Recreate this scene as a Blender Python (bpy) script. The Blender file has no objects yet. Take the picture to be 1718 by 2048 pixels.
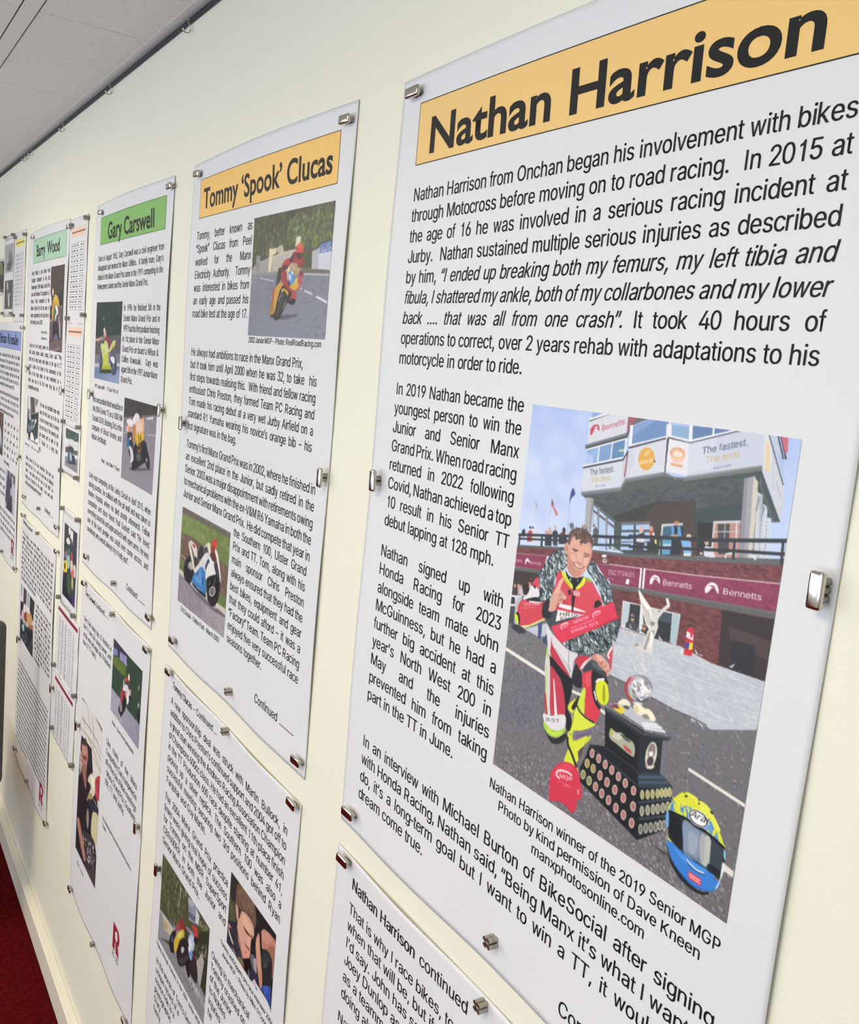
import bpy, bmesh, math, random
import numpy as np
from mathutils import Vector, Matrix
from mathutils.geometry import tessellate_polygon

# ------------------------------------------------------------------ scene, camera, light
scene = bpy.context.scene
C = scene.collection
FLOOR = 2.0550            # poster tops hang at this height above the floor
CEIL = FLOOR + 0.2555
scene.view_settings.view_transform = 'Standard'
scene.view_settings.look = 'None'
scene.view_settings.exposure = 0.0
scene.view_settings.gamma = 1.0
scene.view_settings.use_curve_mapping = False

cam_data = bpy.data.cameras.new('camera')
cam_data.sensor_fit = 'VERTICAL'
cam_data.sensor_height = 24.0
cam_data.lens = 24.0 * 1878.15 / 2048.0
cam_data.clip_start = 0.02
cam = bpy.data.objects.new('camera', cam_data)
cam.matrix_world = Matrix([(0.528817, -0.176013, 0.830284, 0.929176), (0.843346, -0.001104, -0.53737, -0.518995), (0.095501, 0.984387, 0.147856, 1.753461), (0.0, 0.0, 0.0, 1.0)])
C.objects.link(cam)
scene.camera = cam

world = bpy.data.worlds.new('daylight')
scene.world = world
world.use_nodes = True
bg = world.node_tree.nodes['Background']
bg.inputs['Color'].default_value = (0.80, 0.92, 1.0, 1)
bg.inputs['Strength'].default_value = 0.8


def area_light(name, loc, rot, sx, sy, power, color):
    d = bpy.data.lights.new(name, 'AREA')
    d.shape = 'RECTANGLE'
    d.size, d.size_y = sx, sy
    d.energy = power
    d.color = color
    o = bpy.data.objects.new(name, d)
    o.location = loc
    o.rotation_euler = rot
    C.objects.link(o)
    return o


X0, X1, YB = -7.0, 3.4, -3.9            # ends and depth of the room
WTILT = 55                          # upward tilt added to the window lamps to brighten the ceiling
# ceiling light panels of the room (x, y) and their strength
PANELS = [(0.486, -1.144, 6.5), (-1.83, -1.144, 9.5), (-4.146, -1.144, 3.5), (0.486, -2.344, 9.0), (-1.83, -2.344, 22.0), (-4.146, -2.344, 10.0)]
for px, py, pw in PANELS:
    area_light('panel_light', (px, py, CEIL - 0.02), (0, 0, 0), 0.56, 0.56, pw, (1.0, 0.79, 0.51))
# area lamps just inside the opposite wall's windows stand in for daylight
WIN = [(-5.4, -4.0, 0.45, 2.15, 20.0), (-3.6, -1.0, 0.45, 2.15, 60.0), (-0.6, 2.6, 0.45, 2.15, 64.0)]
for x0, x1, z0, z1, pw in WIN:
    area_light('window_light', ((x0 + x1) / 2, YB + 0.07, (z0 + z1) / 2), (math.radians(90 + WTILT), 0, 0),
               x1 - x0, z1 - z0, pw, (0.83, 0.94, 1.08))


# ------------------------------------------------------------------ helpers
def srgb(h):
    v = [int(h[i:i + 2], 16) / 255 for i in (0, 2, 4)]
    return tuple((c / 12.92 if c <= 0.04045 else ((c + 0.055) / 1.055) ** 2.4) for c in v)


def mat(name, color, rough=0.6, metal=0.0, spec=0.5, noise=None, bump=None):
    m = bpy.data.materials.new(name)
    m.use_nodes = True
    nt = m.node_tree
    b = nt.nodes['Principled BSDF']
    b.inputs['Roughness'].default_value = rough
    b.inputs['Metallic'].default_value = metal
    b.inputs['Specular IOR Level'].default_value = spec
    b.inputs['Base Color'].default_value = (*color, 1)
    tc = nt.nodes.new('ShaderNodeTexCoord')
    if noise:
        sc, c2, lo, hi = noise
        n = nt.nodes.new('ShaderNodeTexNoise')
        n.inputs['Scale'].default_value = sc
        n.inputs['Detail'].default_value = 4
        r = nt.nodes.new('ShaderNodeValToRGB')
        r.color_ramp.elements[0].position = lo
        r.color_ramp.elements[1].position = hi
        r.color_ramp.elements[0].color = (*c2, 1)
        r.color_ramp.elements[1].color = (*color, 1)
        nt.links.new(tc.outputs['Object'], n.inputs['Vector'])
        nt.links.new(n.outputs['Fac'], r.inputs['Fac'])
        nt.links.new(r.outputs['Color'], b.inputs['Base Color'])
    if bump:
        sc, st, dist = bump
        n = nt.nodes.new('ShaderNodeTexNoise')
        n.inputs['Scale'].default_value = sc
        n.inputs['Detail'].default_value = 3
        bp = nt.nodes.new('ShaderNodeBump')
        bp.inputs['Strength'].default_value = st
        bp.inputs['Distance'].default_value = dist
        nt.links.new(tc.outputs['Object'], n.inputs['Vector'])
        nt.links.new(n.outputs['Fac'], bp.inputs['Height'])
        nt.links.new(bp.outputs['Normal'], b.inputs['Normal'])
    return m


M = {}
M['wall'] = mat('cream_paint', (0.785, 0.78, 0.652), 0.55, spec=0.35, bump=(420, 0.10, 0.002))
M['wall_other'] = mat('magnolia_paint', (0.82, 0.81, 0.77), 0.8)
M['wall_end'] = mat('darkened_end_wall', (0.30, 0.285, 0.26), 0.8)  # unseen end wall, toned dark so the magnets reflect less brightness
M['carpet'] = mat('red_carpet', (0.115, 0.0045, 0.004), 0.95, spec=0.05, noise=(70, (0.045, 0.0012, 0.0016), 0.30, 0.75), bump=(260, 0.35, 0.006))
M['tile'] = mat('mineral_fibre_tile', (0.78, 0.77, 0.75), 0.9, spec=0.2, bump=(150, 0.2, 0.003))
M['grid'] = mat('white_ceiling_grid', (0.78, 0.78, 0.78), 0.5)
M['navy'] = mat('navy_rail', (0.012, 0.017, 0.026), 0.45)
M['trunk'] = mat('cream_trunking', (0.80, 0.76, 0.66), 0.35)
M['paper'] = mat('poster_paper', (0.70, 0.713, 0.73), 0.45, spec=0.3)
M['ink'] = mat('black_ink', (0.012, 0.012, 0.013), 0.5, spec=0.2)
M['grey_ink'] = mat('grey_ink', (0.10, 0.10, 0.11), 0.5, spec=0.2)
M['chrome'] = mat('polished_nickel', (0.56, 0.545, 0.50), 0.14, 1.0)
M['nickel'] = mat('nickel_plated_discs', (0.42, 0.395, 0.345), 0.34, 1.0)
M['dull'] = mat('dull_magnet', (0.30, 0.285, 0.25), 0.42, 0.85)
M['hook'] = mat('brass_chrome_hook', (0.62, 0.60, 0.50), 0.15, 1.0)
M['logo'] = mat('red_logo_ink', (0.30, 0.012, 0.035), 0.5)
M['lamp'] = bpy.data.materials.new('lit_diffuser')
M['lamp'].use_nodes = True
_b = M['lamp'].node_tree.nodes['Principled BSDF']
_b.inputs['Emission Color'].default_value = (1, 0.97, 0.88, 1)
_b.inputs['Emission Strength'].default_value = 6.0
M['seat'] = mat('dark_grey_fabric', (0.10, 0.095, 0.09), 0.9, noise=(400, (0.07, 0.066, 0.063), 0.4, 0.6))
M['frame'] = mat('window_frame_white', (0.8, 0.8, 0.8), 0.4)
M['sleeve'] = mat('clear_plastic_sleeve', (0.86, 0.86, 0.88), 0.12, spec=0.7)
_ph = bpy.data.materials.new('printed_photo_ink')
_ph.use_nodes = True
_p = _ph.node_tree.nodes['Principled BSDF']
_p.inputs['Roughness'].default_value = 0.4
_p.inputs['Specular IOR Level'].default_value = 0.3
_a = _ph.node_tree.nodes.new('ShaderNodeVertexColor')
_a.layer_name = 'print'
_ph.node_tree.links.new(_a.outputs['Color'], _p.inputs['Base Color'])
M['photo'] = _ph


def flat(hexcol, rough=0.45):
    k = 'ink_' + hexcol
    if k not in M:
        M[k] = mat('printed_ink_' + hexcol, srgb(hexcol), rough, spec=0.3)
    return M[k]


def link(name, me, m, parent=None, smooth=False):
    o = bpy.data.objects.new(name, me)
    if m:
        me.materials.append(m)
    C.objects.link(o)
    if parent:
        o.parent = parent
    if smooth:
        me.polygons.foreach_set('use_smooth', [True] * len(me.polygons))
    return o


def mesh_obj(name, bm, m, parent=None, smooth=False):
    me = bpy.data.meshes.new(name)
    bm.normal_update()
    bm.to_mesh(me)
    bm.free()
    return link(name, me, m, parent, smooth)


def tag(o, label, cat, group=None):
    o['label'] = label
    o['category'] = cat
    if group:
        o['group'] = group
    return o


def empty(name, loc):
    o = bpy.data.objects.new(name, None)
    o.location = loc
    o.empty_display_size = 0.05
    C.objects.link(o)
    return o


def structure(o):
    o['kind'] = 'structure'
    return o


def add_box(bm, x0, x1, y0, y1, z0, z1, bevel=0.0, seg=2):
    r = bmesh.ops.create_cube(bm, size=1)
    vs = r['verts']
    for v in vs:
        v.co = Vector(((x0 + x1) / 2 + v.co.x * (x1 - x0), (y0 + y1) / 2 + v.co.y * (y1 - y0), (z0 + z1) / 2 + v.co.z * (z1 - z0)))
    if bevel:
        es = list({e for v in vs for e in v.link_edges})
        bmesh.ops.bevel(bm, geom=es, offset=bevel, segments=seg, affect='EDGES', profile=0.5)


def box(name, m, dims, parent=None, bevel=0.0, seg=2, smooth=False):
    bm = bmesh.new()
    add_box(bm, *dims, bevel, seg)
    return mesh_obj(name, bm, m, parent, smooth)


def add_tube(bm, pts, r, n=10, cap=True):
    pts = [Vector(p) for p in pts]
    rings = []
    up = Vector((0.13, 0.31, 0.94))
    for i, p in enumerate(pts):
        t = (pts[min(i + 1, len(pts) - 1)] - pts[max(i - 1, 0)]).normalized()
        a = t.cross(up)
        if a.length < 0.1:
            a = t.cross(Vector((1, 0, 0)))
        a.normalize()
        b = t.cross(a)
        rings.append([bm.verts.new(p + r * (math.cos(2 * math.pi * k / n) * a + math.sin(2 * math.pi * k / n) * b)) for k in range(n)])
    for A, B in zip(rings, rings[1:]):
        for k in range(n):
            bm.faces.new((A[k], A[(k + 1) % n], B[(k + 1) % n], B[k]))
    if cap:
        bm.faces.new(rings[0][::-1])
        bm.faces.new(rings[-1])


def add_disc(bm, cx, cz, y0, y1, r, bev=0.0003, n=20):
    prof = [(r - bev, y0), (r, y0 - bev), (r, y1 + bev), (r - bev, y1)]
    rings = [[bm.verts.new((cx + rr * math.cos(2 * math.pi * k / n), y, cz + rr * math.sin(2 * math.pi * k / n))) for k in range(n)] for rr, y in prof]
    for A, B in zip(rings, rings[1:]):
        for k in range(n):
            bm.faces.new((A[k], A[(k + 1) % n], B[(k + 1) % n], B[k]))
    bm.faces.new(rings[0][::-1])
    bm.faces.new(rings[-1])


# ------------------------------------------------------------------ the room
WT = FLOOR + 0.2430                      # lower edge of the dark hanging rail
structure(box('wall_front', M['wall'], (X0, X1, 0.0, 0.10, 0.0, CEIL + 0.03)))
structure(box('floor', M['carpet'], (X0, X1, YB, 0.10, -0.05, 0.0)))
structure(box('wall_left', M['wall_end'], (X0 - 0.1, X0, YB, 0.10, 0.0, CEIL + 0.02)))
structure(box('wall_right', M['wall_other'], (X1, X1 + 0.1, YB, 0.10, 0.0, CEIL + 0.02)))
# opposite wall with two windows
bm = bmesh.new()
xs = X0
for (a, b, z0, z1, pw) in WIN:
    add_box(bm, xs, a, YB - 0.1, YB, 0, CEIL + 0.02)
    add_box(bm, a, b, YB - 0.1, YB, 0, z0)
    add_box(bm, a, b, YB - 0.1, YB, z1, CEIL + 0.02)
    xs = b
add_box(bm, xs, X1, YB - 0.1, YB, 0, CEIL + 0.02)
structure(mesh_obj('wall_back', bm, M['wall_other']))
for i, (a, b, z0, z1, pw) in enumerate(WIN):
    bm = bmesh.new()
    for x in np.linspace(a, b, 4):
        add_box(bm, max(a, x - 0.03), min(b, x + 0.03), YB - 0.07, YB - 0.01, z0, z1)
    for z in (z0 + 0.03, z0 + 0.62 * (z1 - z0), z1 - 0.03):
        add_box(bm, a, b, YB - 0.068, YB - 0.012, z - 0.03, z + 0.03)
    structure(mesh_obj('window_%d' % (i + 1), bm, M['frame']))


def tile_material():
    m = M['tile']
    nt = m.node_tree
    b = nt.nodes['Principled BSDF']
    tc = nt.nodes.new('ShaderNodeTexCoord')
    prev = None
    base = nt.nodes.new('ShaderNodeRGB')
    base.outputs[0].default_value = (*(0.82, 0.81, 0.785), 1)
    cur = base.outputs[0]
    for sc, thr, dark in ((95, 0.17, 0.42), (38, 0.085, 0.30)):
        v = nt.nodes.new('ShaderNodeTexVoronoi')
        v.inputs['Scale'].default_value = sc
        v.inputs['Randomness'].default_value = 1.0
        nt.links.new(tc.outputs['Object'], v.inputs['Vector'])
        lt = nt.nodes.new('ShaderNodeMath')
        lt.operation = 'LESS_THAN'
        lt.inputs[1].default_value = thr
        nt.links.new(v.outputs['Distance'], lt.inputs[0])
        # only some of the cells carry a pit
        sep = nt.nodes.new('ShaderNodeSeparateColor')
        nt.links.new(v.outputs['Color'], sep.inputs[0])
        gt = nt.nodes.new('ShaderNodeMath')
        gt.operation = 'LESS_THAN'
        gt.inputs[1].default_value = 0.38
        nt.links.new(sep.outputs[0], gt.inputs[0])
        mu = nt.nodes.new('ShaderNodeMath')
        mu.operation = 'MULTIPLY'
        nt.links.new(lt.outputs[0], mu.inputs[0])
        nt.links.new(gt.outputs[0], mu.inputs[1])
        sc2 = nt.nodes.new('ShaderNodeMath')
        sc2.operation = 'MULTIPLY'
        sc2.inputs[1].default_value = dark
        nt.links.new(mu.outputs[0], sc2.inputs[0])
        mx = nt.nodes.new('ShaderNodeMixRGB')
        mx.inputs[2].default_value = (0.16, 0.15, 0.13, 1)
        nt.links.new(sc2.outputs[0], mx.inputs[0])
        nt.links.new(cur, mx.inputs[1])
        cur = mx.outputs[0]
    nt.links.new(cur, b.inputs['Base Color'])


tile_material()
# suspended ceiling: tiles butt together along x with a hairline joint, T-bars run along the wall
TP = 0.579                                # pitch of the joints
TX0 = -0.962                              # one of the tile joints
bm = bmesh.new()
TROWS = [(-0.2105, -0.004)] + [(-0.2435 - 0.6 * (k + 1), -0.2435 - 0.6 * k) for k in range(7)]
for (ya, yb) in TROWS:
    k0 = int(math.floor((X0 - TX0) / TP)) - 1
    k1 = int(math.ceil((X1 - TX0) / TP)) + 1
    for k in range(k0, k1):
        a, b = max(TX0 + k * TP, X0), min(TX0 + (k + 1) * TP, X1)
        if b - a < 0.01:
            continue
        if yb <= YB:
            continue
        ya = max(ya, YB)
        hole = any(a <= px <= b and ya <= py <= yb for px, py, pw in PANELS)
        if not hole:
            add_box(bm, a + 0.0012, b - 0.0012, ya, yb, CEIL, CEIL + 0.015)
structure(mesh_obj('ceiling', bm, M['tile']))
structure(box('ceiling_void', M['navy'], (X0, X1, YB, 0.0, CEIL + 0.016, CEIL + 0.03)))
bm = bmesh.new()
for k in range(7):
    add_box(bm, X0, X1, -0.2405 - 0.6 * k, -0.2135 - 0.6 * k, CEIL - 0.0010, CEIL + 0.004)
structure(mesh_obj('trim_1', bm, M['grid']))
bm = bmesh.new()                          # wall angle along the display wall
add_box(bm, X0, X1, -0.0205, 0.0, CEIL - 0.0006, CEIL + 0.003)
structure(mesh_obj('trim_2', bm, M['grid']))
bm = bmesh.new()                          # cable trunking used as skirting
add_box(bm, X0, X1, -0.023, 0.0, 0.0, 0.078, 0.002, 1)
structure(mesh_obj('baseboard_front', bm, M['trunk']))

for px, py, pw in PANELS:
    t = tag(empty('ceiling_light', (px, py, CEIL)), 'square lit panel set into the suspended ceiling', 'ceiling light', 'lit panels in the suspended ceiling')
    bm = bmesh.new()
    for d in ((-0.298, 0.298, -0.298, -0.284), (-0.298, 0.298, 0.284, 0.298), (-0.298, -0.284, -0.284, 0.284), (0.284, 0.298, -0.284, 0.284)):
        add_box(bm, *d, -0.004, 0.012)
    mesh_obj('light_frame', bm, M['grid'], t)
    bm = bmesh.new()
    add_box(bm, -0.284, 0.284, -0.284, 0.284, 0.004, 0.010)
    mesh_obj('diffuser', bm, M['lamp'], t)

# ------------------------------------------------------------------ lettering
# outlines of the sans serif letters, in 1/700 em: x,y pairs, contours split by |
GLYPHS = {
    'A': '201,509 16,0 85,0 134,142 345,142 395,0 463,0 276,509|264,372 325,199 153,199 220,393 239,456',
    'B': '60,509 60,0 288,3 344,18 384,45 404,75 415,108 418,146 412,181 398,210 374,237 345,255 315,262 315,267 347,280 369,297 387,320 395,344 398,374 394,410 381,442 359,469 320,495 278,506|272,58 125,57 125,231 279,228 317,211 342,184 354,155 354,120 341,92 323,74|245,286 125,285 125,452 252,451 291,443 323,417 333,396 336,372 333,348 323,326 308,309 283,294',
    'C': '220,-2 267,-7 341,5 402,38 448,91 473,160 408,160 393,120 366,88 332,66 292,55 256,53 213,62 175,82 144,114 116,168 105,223 106,300 120,352 143,394 174,426 223,450 267,456 315,449 357,428 389,395 408,348 473,348 463,385 443,426 421,453 388,481 357,498 314,511 267,516 220,511 150,484 115,456 86,421 52,346 40,254 44,197 57,146 77,101 104,63 138,33 177,11',
    'D': '96,0 219,0 274,4 322,17 364,39 398,68 426,105 446,149 458,199 462,255 458,311 440,377 418,418 377,461 325,492 278,504 125,508 125,509 60,509 60,0|244,58 125,57 125,452 221,452 262,448 299,438 329,422 354,399 374,371 388,337 399,255 394,198 379,149 361,119 328,87 284,66',
    'E': '60,509 60,0 375,0 375,57 125,57 125,229 355,229 355,286 125,286 125,452 372,452 372,509',
    'F': '60,509 60,0 125,0 125,221 346,221 346,278 125,278 125,452 369,452 369,509',
    'G': '205,1 269,-7 312,-3 365,13 409,41 436,69 457,103 471,141 478,185 478,256 283,256 283,199 415,199 410,160 396,123 360,81 309,57 246,54 214,62 184,76 151,105 125,145 109,194 103,254 109,314 125,364 150,404 183,432 212,447 243,454 310,450 342,437 369,416 390,388 408,349 474,349 454,409 416,458 366,493 304,513 233,514 175,498 114,456 77,407 52,346 41,274 47,179 69,116 104,64 149,25',
    'H': '60,509 60,0 125,0 125,232 392,232 392,0 457,0 457,509 392,509 392,289 125,289 125,509',
    'I': '73,0 134,0 134,509 73,509',
    'J': '124,3 185,-7 246,3 283,23 313,55 330,95 336,145 336,509 272,509 268,114 258,88 242,69 212,53 185,50 142,59 116,81 101,114 98,173 33,173 33,145 44,81 75,33',
    'K': '174,303 124,241 124,280 125,509 60,509 60,0 125,0 124,167 198,245 372,0 449,0 241,290 448,509 364,509 288,426',
    'L': '60,509 60,0 361,0 361,57 125,57 125,509',
    'M': '60,509 60,0 122,0 120,405 119,436 167,301 286,0 342,0 471,331 507,438 506,413 504,0 568,0 568,509 476,509 342,158 315,72 280,181 152,509',
    'N': '60,509 60,0 125,0 125,298 120,431 171,342 387,0 463,0 463,509 399,509 399,163 404,74 360,156 136,509',
    'O': '220,-2 267,-7 314,-2 357,11 396,33 429,63 456,101 477,146 489,197 493,254 489,311 477,362 456,407 429,445 396,475 357,498 314,511 267,516 220,511 177,498 138,475 105,445 78,407 57,362 44,311 40,254 44,197 57,146 78,101 105,63 138,33 177,11|330,66 267,53 203,66 175,82 151,105 131,133 116,168 103,254 116,340 131,375 151,404 175,426 203,443 267,456 330,443 358,427 383,404 403,376 418,341 430,254 418,168 403,133 383,105 358,82',
    'P': '60,509 60,0 125,0 125,186 250,186 289,191 332,207 366,233 390,265 404,304 408,359 398,411 373,455 332,487 301,500 263,507|242,243 125,242 125,452 251,451 303,435 323,418 338,389 344,355 342,319 323,277 284,250',
    'Q': '313,159 245,159 317,63 267,53 203,66 175,82 151,105 131,133 116,168 103,254 116,340 131,375 151,404 175,426 203,443 267,456 330,443 358,427 383,404 403,376 418,341 430,254 418,168 403,133 383,105 365,89|468,-48 403,39 429,63 456,101 477,146 489,197 493,254 489,311 477,362 456,407 429,445 396,475 357,498 314,511 267,516 220,511 177,498 138,475 105,445 78,407 57,362 44,311 40,254 44,197 57,146 78,101 105,63 138,33 177,11 220,-2 267,-7 314,-2 357,11 401,-48',
    'R': '60,509 60,0 125,0 125,198 247,198 353,0 428,0 313,211 333,217 367,240 390,271 407,319 408,374 395,424 367,465 333,489 264,507|243,255 125,255 125,452 252,451 304,436 323,420 339,393 344,367 344,331 336,306 323,285 284,262',
    'S': '149,1 224,-9 290,-1 352,27 392,72 408,128 401,185 387,209 364,233 305,266 164,311 135,330 119,352 116,387 132,423 167,448 209,458 257,456 302,437 326,412 337,378 401,378 391,424 365,463 326,493 275,511 191,513 158,506 119,488 87,463 70,440 58,413 52,383 60,326 71,307 95,281 154,249 296,205 325,186 340,166 345,126 325,87 293,63 241,50 187,53 142,71 116,98 104,137 38,137 54,77 91,31',
    'T': '32,509 32,452 193,452 193,0 257,0 257,452 417,452 417,509',
    'U': '216,-5 259,-8 315,-2 374,22 411,52 443,101 457,160 457,509 393,509 392,169 380,120 357,87 331,68 298,56 259,52 220,56 180,72 150,99 131,136 124,178 124,509 60,509 60,173 64,136 74,101 91,70 114,43 143,22 177,5',
    'V': '16,509 204,0 278,0 463,509 395,509 282,185 242,52 219,126 84,509',
    'W': '16,509 155,0 230,0 331,377 343,439 363,339 455,0 530,0 670,509 603,509 506,126 492,61 470,165 380,509 306,509 208,133 193,59 170,171 82,509',
    'X': '200,260 18,0 91,0 221,189 237,219 271,161 382,0 456,0 276,263 446,509 374,509 259,341 237,302 201,365 104,509 29,509',
    'Y': '203,208 203,0 268,0 268,208 455,509 381,509 265,318 238,259 229,279 91,509 16,509',
    'Z': '42,46 42,0 399,0 399,57 113,54 138,87 397,462 397,509 40,509 40,452 324,454 306,431',
    'a': '126,-5 160,-9 197,-5 226,6 252,25 272,52 277,52 277,0 337,0 335,281 322,320 296,353 257,374 210,384 171,383 133,375 79,346 57,322 41,291 100,274 118,301 159,326 220,329 256,311 267,297 274,273 275,248 265,235 100,203 63,183 38,150 31,123 31,90 37,66 52,38 94,5|202,49 170,45 134,51 107,66 93,91 93,120 103,139 125,155 200,171 253,180 276,190 272,115 257,83 234,62',
    'b': '198,-5 229,-8 274,-2 304,10 338,37 365,74 382,120 389,160 389,218 379,270 364,303 338,340 304,366 263,381 220,384 177,375 148,357 116,319 114,509 53,509 53,0 112,0 112,59 118,59 141,27 167,7|267,57 220,47 174,57 140,86 120,132 113,189 120,247 140,291 174,320 220,330 267,319 301,290 321,245 328,189 321,133 301,88',
    'c': '170,-5 207,-8 261,-1 306,21 341,56 363,102 304,117 292,89 274,68 246,53 217,47 165,54 145,66 124,89 108,117 98,160 97,206 106,250 124,287 145,310 173,325 207,330 238,326 267,313 290,289 303,262 362,277 336,327 289,365 228,383 159,378 107,353 68,312 43,256 34,187 46,108 82,46 107,23 137,6',
    'd': '161,-5 195,-8 227,-5 258,7 284,27 307,59 313,59 313,0 372,0 372,509 311,509 308,319 280,353 247,375 204,384 162,381 121,366 87,340 60,303 46,270 35,218 35,160 42,120 60,74 86,37 121,10|250,57 205,47 158,57 124,88 103,133 96,189 103,245 124,290 157,319 205,330 251,320 284,291 305,247 312,189 305,132 284,86',
    'e': '173,-5 212,-8 266,-1 311,19 345,51 365,91 306,105 278,66 258,55 229,47 187,48 151,61 118,92 102,130 97,169 371,169 363,263 350,299 331,329 307,351 273,371 205,384 157,378 106,353 74,320 46,267 35,215 35,159 43,120 61,74 90,38 127,11|307,221 99,221 101,249 116,282 135,304 159,321 189,329 229,328 257,318 278,300 298,269',
    'f': '228,327 228,379 145,379 145,443 154,460 171,470 200,474 227,468 235,495 243,521 202,529 161,527 113,505 96,486 84,461 81,432 81,379 6,379 6,327 81,327 81,0 142,0 144,327',
    'g': '159,-146 207,-151 261,-145 308,-127 345,-97 367,-54 372,-9 372,379 313,379 313,319 308,319 285,350 259,370 228,382 196,384 162,381 131,371 103,354 73,323 50,282 39,246 34,206 37,149 46,112 61,80 87,46 113,27 162,8 227,8 272,28 306,68 311,68 307,-38 295,-62 267,-85 218,-97 165,-92 128,-72 101,-41 51,-69 77,-105 112,-130|251,68 205,59 158,68 124,96 103,138 96,193 103,246 124,290 158,320 205,330 251,320 285,291 305,248 312,193 305,137 285,95',
    'h': '114,0 114,227 117,257 126,283 141,303 161,317 190,327 220,329 246,323 267,310 287,283 296,246 296,0 357,0 356,264 345,313 321,349 295,369 264,380 227,384 187,379 160,367 137,349 118,322 114,313 114,509 53,509 53,0',
    'i': '53,379 53,0 114,0 114,379|54,455 84,443 114,455 126,483 114,512 84,524 54,512 41,483',
    'j': '114,379 53,379 52,-42 46,-64 34,-78 14,-86 -10,-87 -10,-143 -3,-143 45,-137 76,-122 102,-90 113,-47|53,455 83,443 114,455 126,483 114,512 83,524 53,512 41,483',
    'k': '121,212 114,212 114,509 53,509 53,0 114,0 114,141 154,178 294,0 372,0 201,216 360,379 322,379 284,379',
    'l': '53,0 114,0 114,524 53,524',
    'm': '53,379 53,0 114,0 117,266 129,294 148,314 173,326 199,330 222,328 248,316 266,295 273,275 274,0 335,0 338,270 348,295 365,314 389,326 419,330 441,328 467,317 483,302 492,281 496,0 557,0 556,276 548,313 527,348 504,368 468,383 437,386 401,382 368,369 342,348 322,321 317,308 313,323 287,361 257,380 219,386 178,378 146,360 118,323 112,306 112,379',
    'n': '114,0 114,227 117,257 126,283 141,303 161,317 190,327 220,329 246,323 267,310 287,283 296,246 296,0 357,0 356,264 344,313 321,349 295,369 264,380 227,384 187,379 160,367 137,349 118,322 112,309 112,379 53,379 53,0',
    'o': '170,-5 207,-8 245,-5 278,6 308,23 333,46 354,74 369,108 381,187 369,268 354,302 333,330 308,353 278,371 245,381 207,384 170,381 137,371 107,353 82,330 62,302 46,268 34,187 46,108 82,46 107,23 137,6|250,54 207,46 165,54 128,82 106,126 96,187 106,250 128,294 165,322 207,330 250,322 287,294 310,250 319,187 310,126 287,82',
    'p': '53,379 53,-143 114,-143 114,59 167,7 191,-4 221,-8 263,-5 294,5 322,22 346,45 370,84 385,133 390,189 385,245 375,281 352,323 322,354 284,375 229,384 183,378 152,360 118,319 112,319 112,379|267,57 220,47 174,57 140,86 120,132 113,189 120,247 140,291 174,320 220,330 267,319 301,290 321,245 328,189 321,133 301,88',
    'q': '311,-143 372,-143 372,379 313,379 313,319 307,319 272,360 241,378 196,384 141,375 103,354 72,323 50,281 39,245 34,189 39,133 55,84 79,45 103,22 130,5 161,-5 204,-8 234,-4 258,7 311,59|250,57 205,47 158,57 124,88 103,133 96,189 103,245 124,290 157,319 205,330 251,320 284,291 305,247 312,189 305,132 284,86',
    'r': '53,379 53,0 114,0 114,243 123,278 140,301 170,319 200,326 243,322 243,384 196,384 166,375 135,352 115,321 112,321 112,379',
    's': '128,-2 182,-8 242,0 290,24 321,61 331,107 321,150 292,183 254,202 144,232 124,243 112,258 109,283 117,304 143,324 171,332 205,331 232,323 255,302 268,277 324,290 303,334 273,362 231,380 187,384 123,374 75,343 57,319 49,297 50,246 72,208 104,186 225,151 250,139 267,112 262,81 244,62 225,52 173,46 143,51 119,64 105,79 94,107 36,94 53,50 84,18',
    't': '204,327 204,379 126,379 126,471 65,471 65,379 6,379 6,327 65,327 65,93 72,52 86,28 107,10 135,-1 171,-4 213,2 202,54 154,51 139,59 130,72 126,98 126,327',
    'u': '138,1 182,-5 231,3 265,23 297,67 298,70 298,0 357,0 357,379 296,379 295,137 286,103 268,77 238,57 200,50 164,56 131,81 119,105 114,133 114,379 53,379 53,127 62,76 78,44 108,15',
    'v': '17,379 163,0 226,0 371,379 305,379 218,138 195,58 171,138 84,379',
    'w': '23,379 138,0 199,0 284,312 368,0 429,0 545,379 480,379 413,135 397,66 392,91 316,379 252,379 193,166 170,64 162,103 87,379',
    'x': '155,195 21,0 91,0 189,156 287,0 358,0 224,192 352,379 282,379 191,232 100,379 29,379',
    'y': '61,-86 47,-139 91,-145 134,-138 168,-116 195,-79 371,379 305,379 218,138 195,58 171,138 84,379 17,379 163,-1 144,-53 124,-80 100,-89',
    'z': '42,46 42,0 339,0 339,56 126,56 333,331 333,379 48,379 48,323 254,320',
    '0': '187,-2 227,-7 267,-2 302,11 333,32 359,62 379,99 393,144 405,254 393,364 379,409 358,447 333,476 302,498 267,511 227,516 187,511 151,498 121,476 95,447 75,409 60,364 48,254 60,144 74,99 95,62 120,32 151,11|253,53 227,50 200,53 177,63 140,103 117,168 109,254 117,341 140,405 177,446 200,456 227,460 253,456 276,446 313,405 336,341 344,254 336,168 313,103 276,63',
    '1': '150,0 211,0 211,509 165,509 150,470 115,435 60,410 60,352 110,372 150,400',
    '2': '64,47 64,0 389,0 389,57 153,57 315,232 365,304 378,345 381,382 373,420 356,453 330,480 297,501 258,513 214,515 172,508 143,496 111,473 86,442 71,405 66,362 127,362 134,402 153,433 184,453 224,460 262,454 297,432 315,403 320,366 311,327 282,282',
    '3': '152,2 218,-7 277,1 327,23 365,58 387,103 393,145 387,186 371,222 352,246 318,271 276,286 220,289 372,461 372,509 70,509 70,452 288,452 157,299 157,273 157,248 242,244 288,226 312,202 327,165 327,123 311,88 281,64 241,51 191,52 149,68 120,97 109,132 44,132 60,74 98,30',
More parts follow.
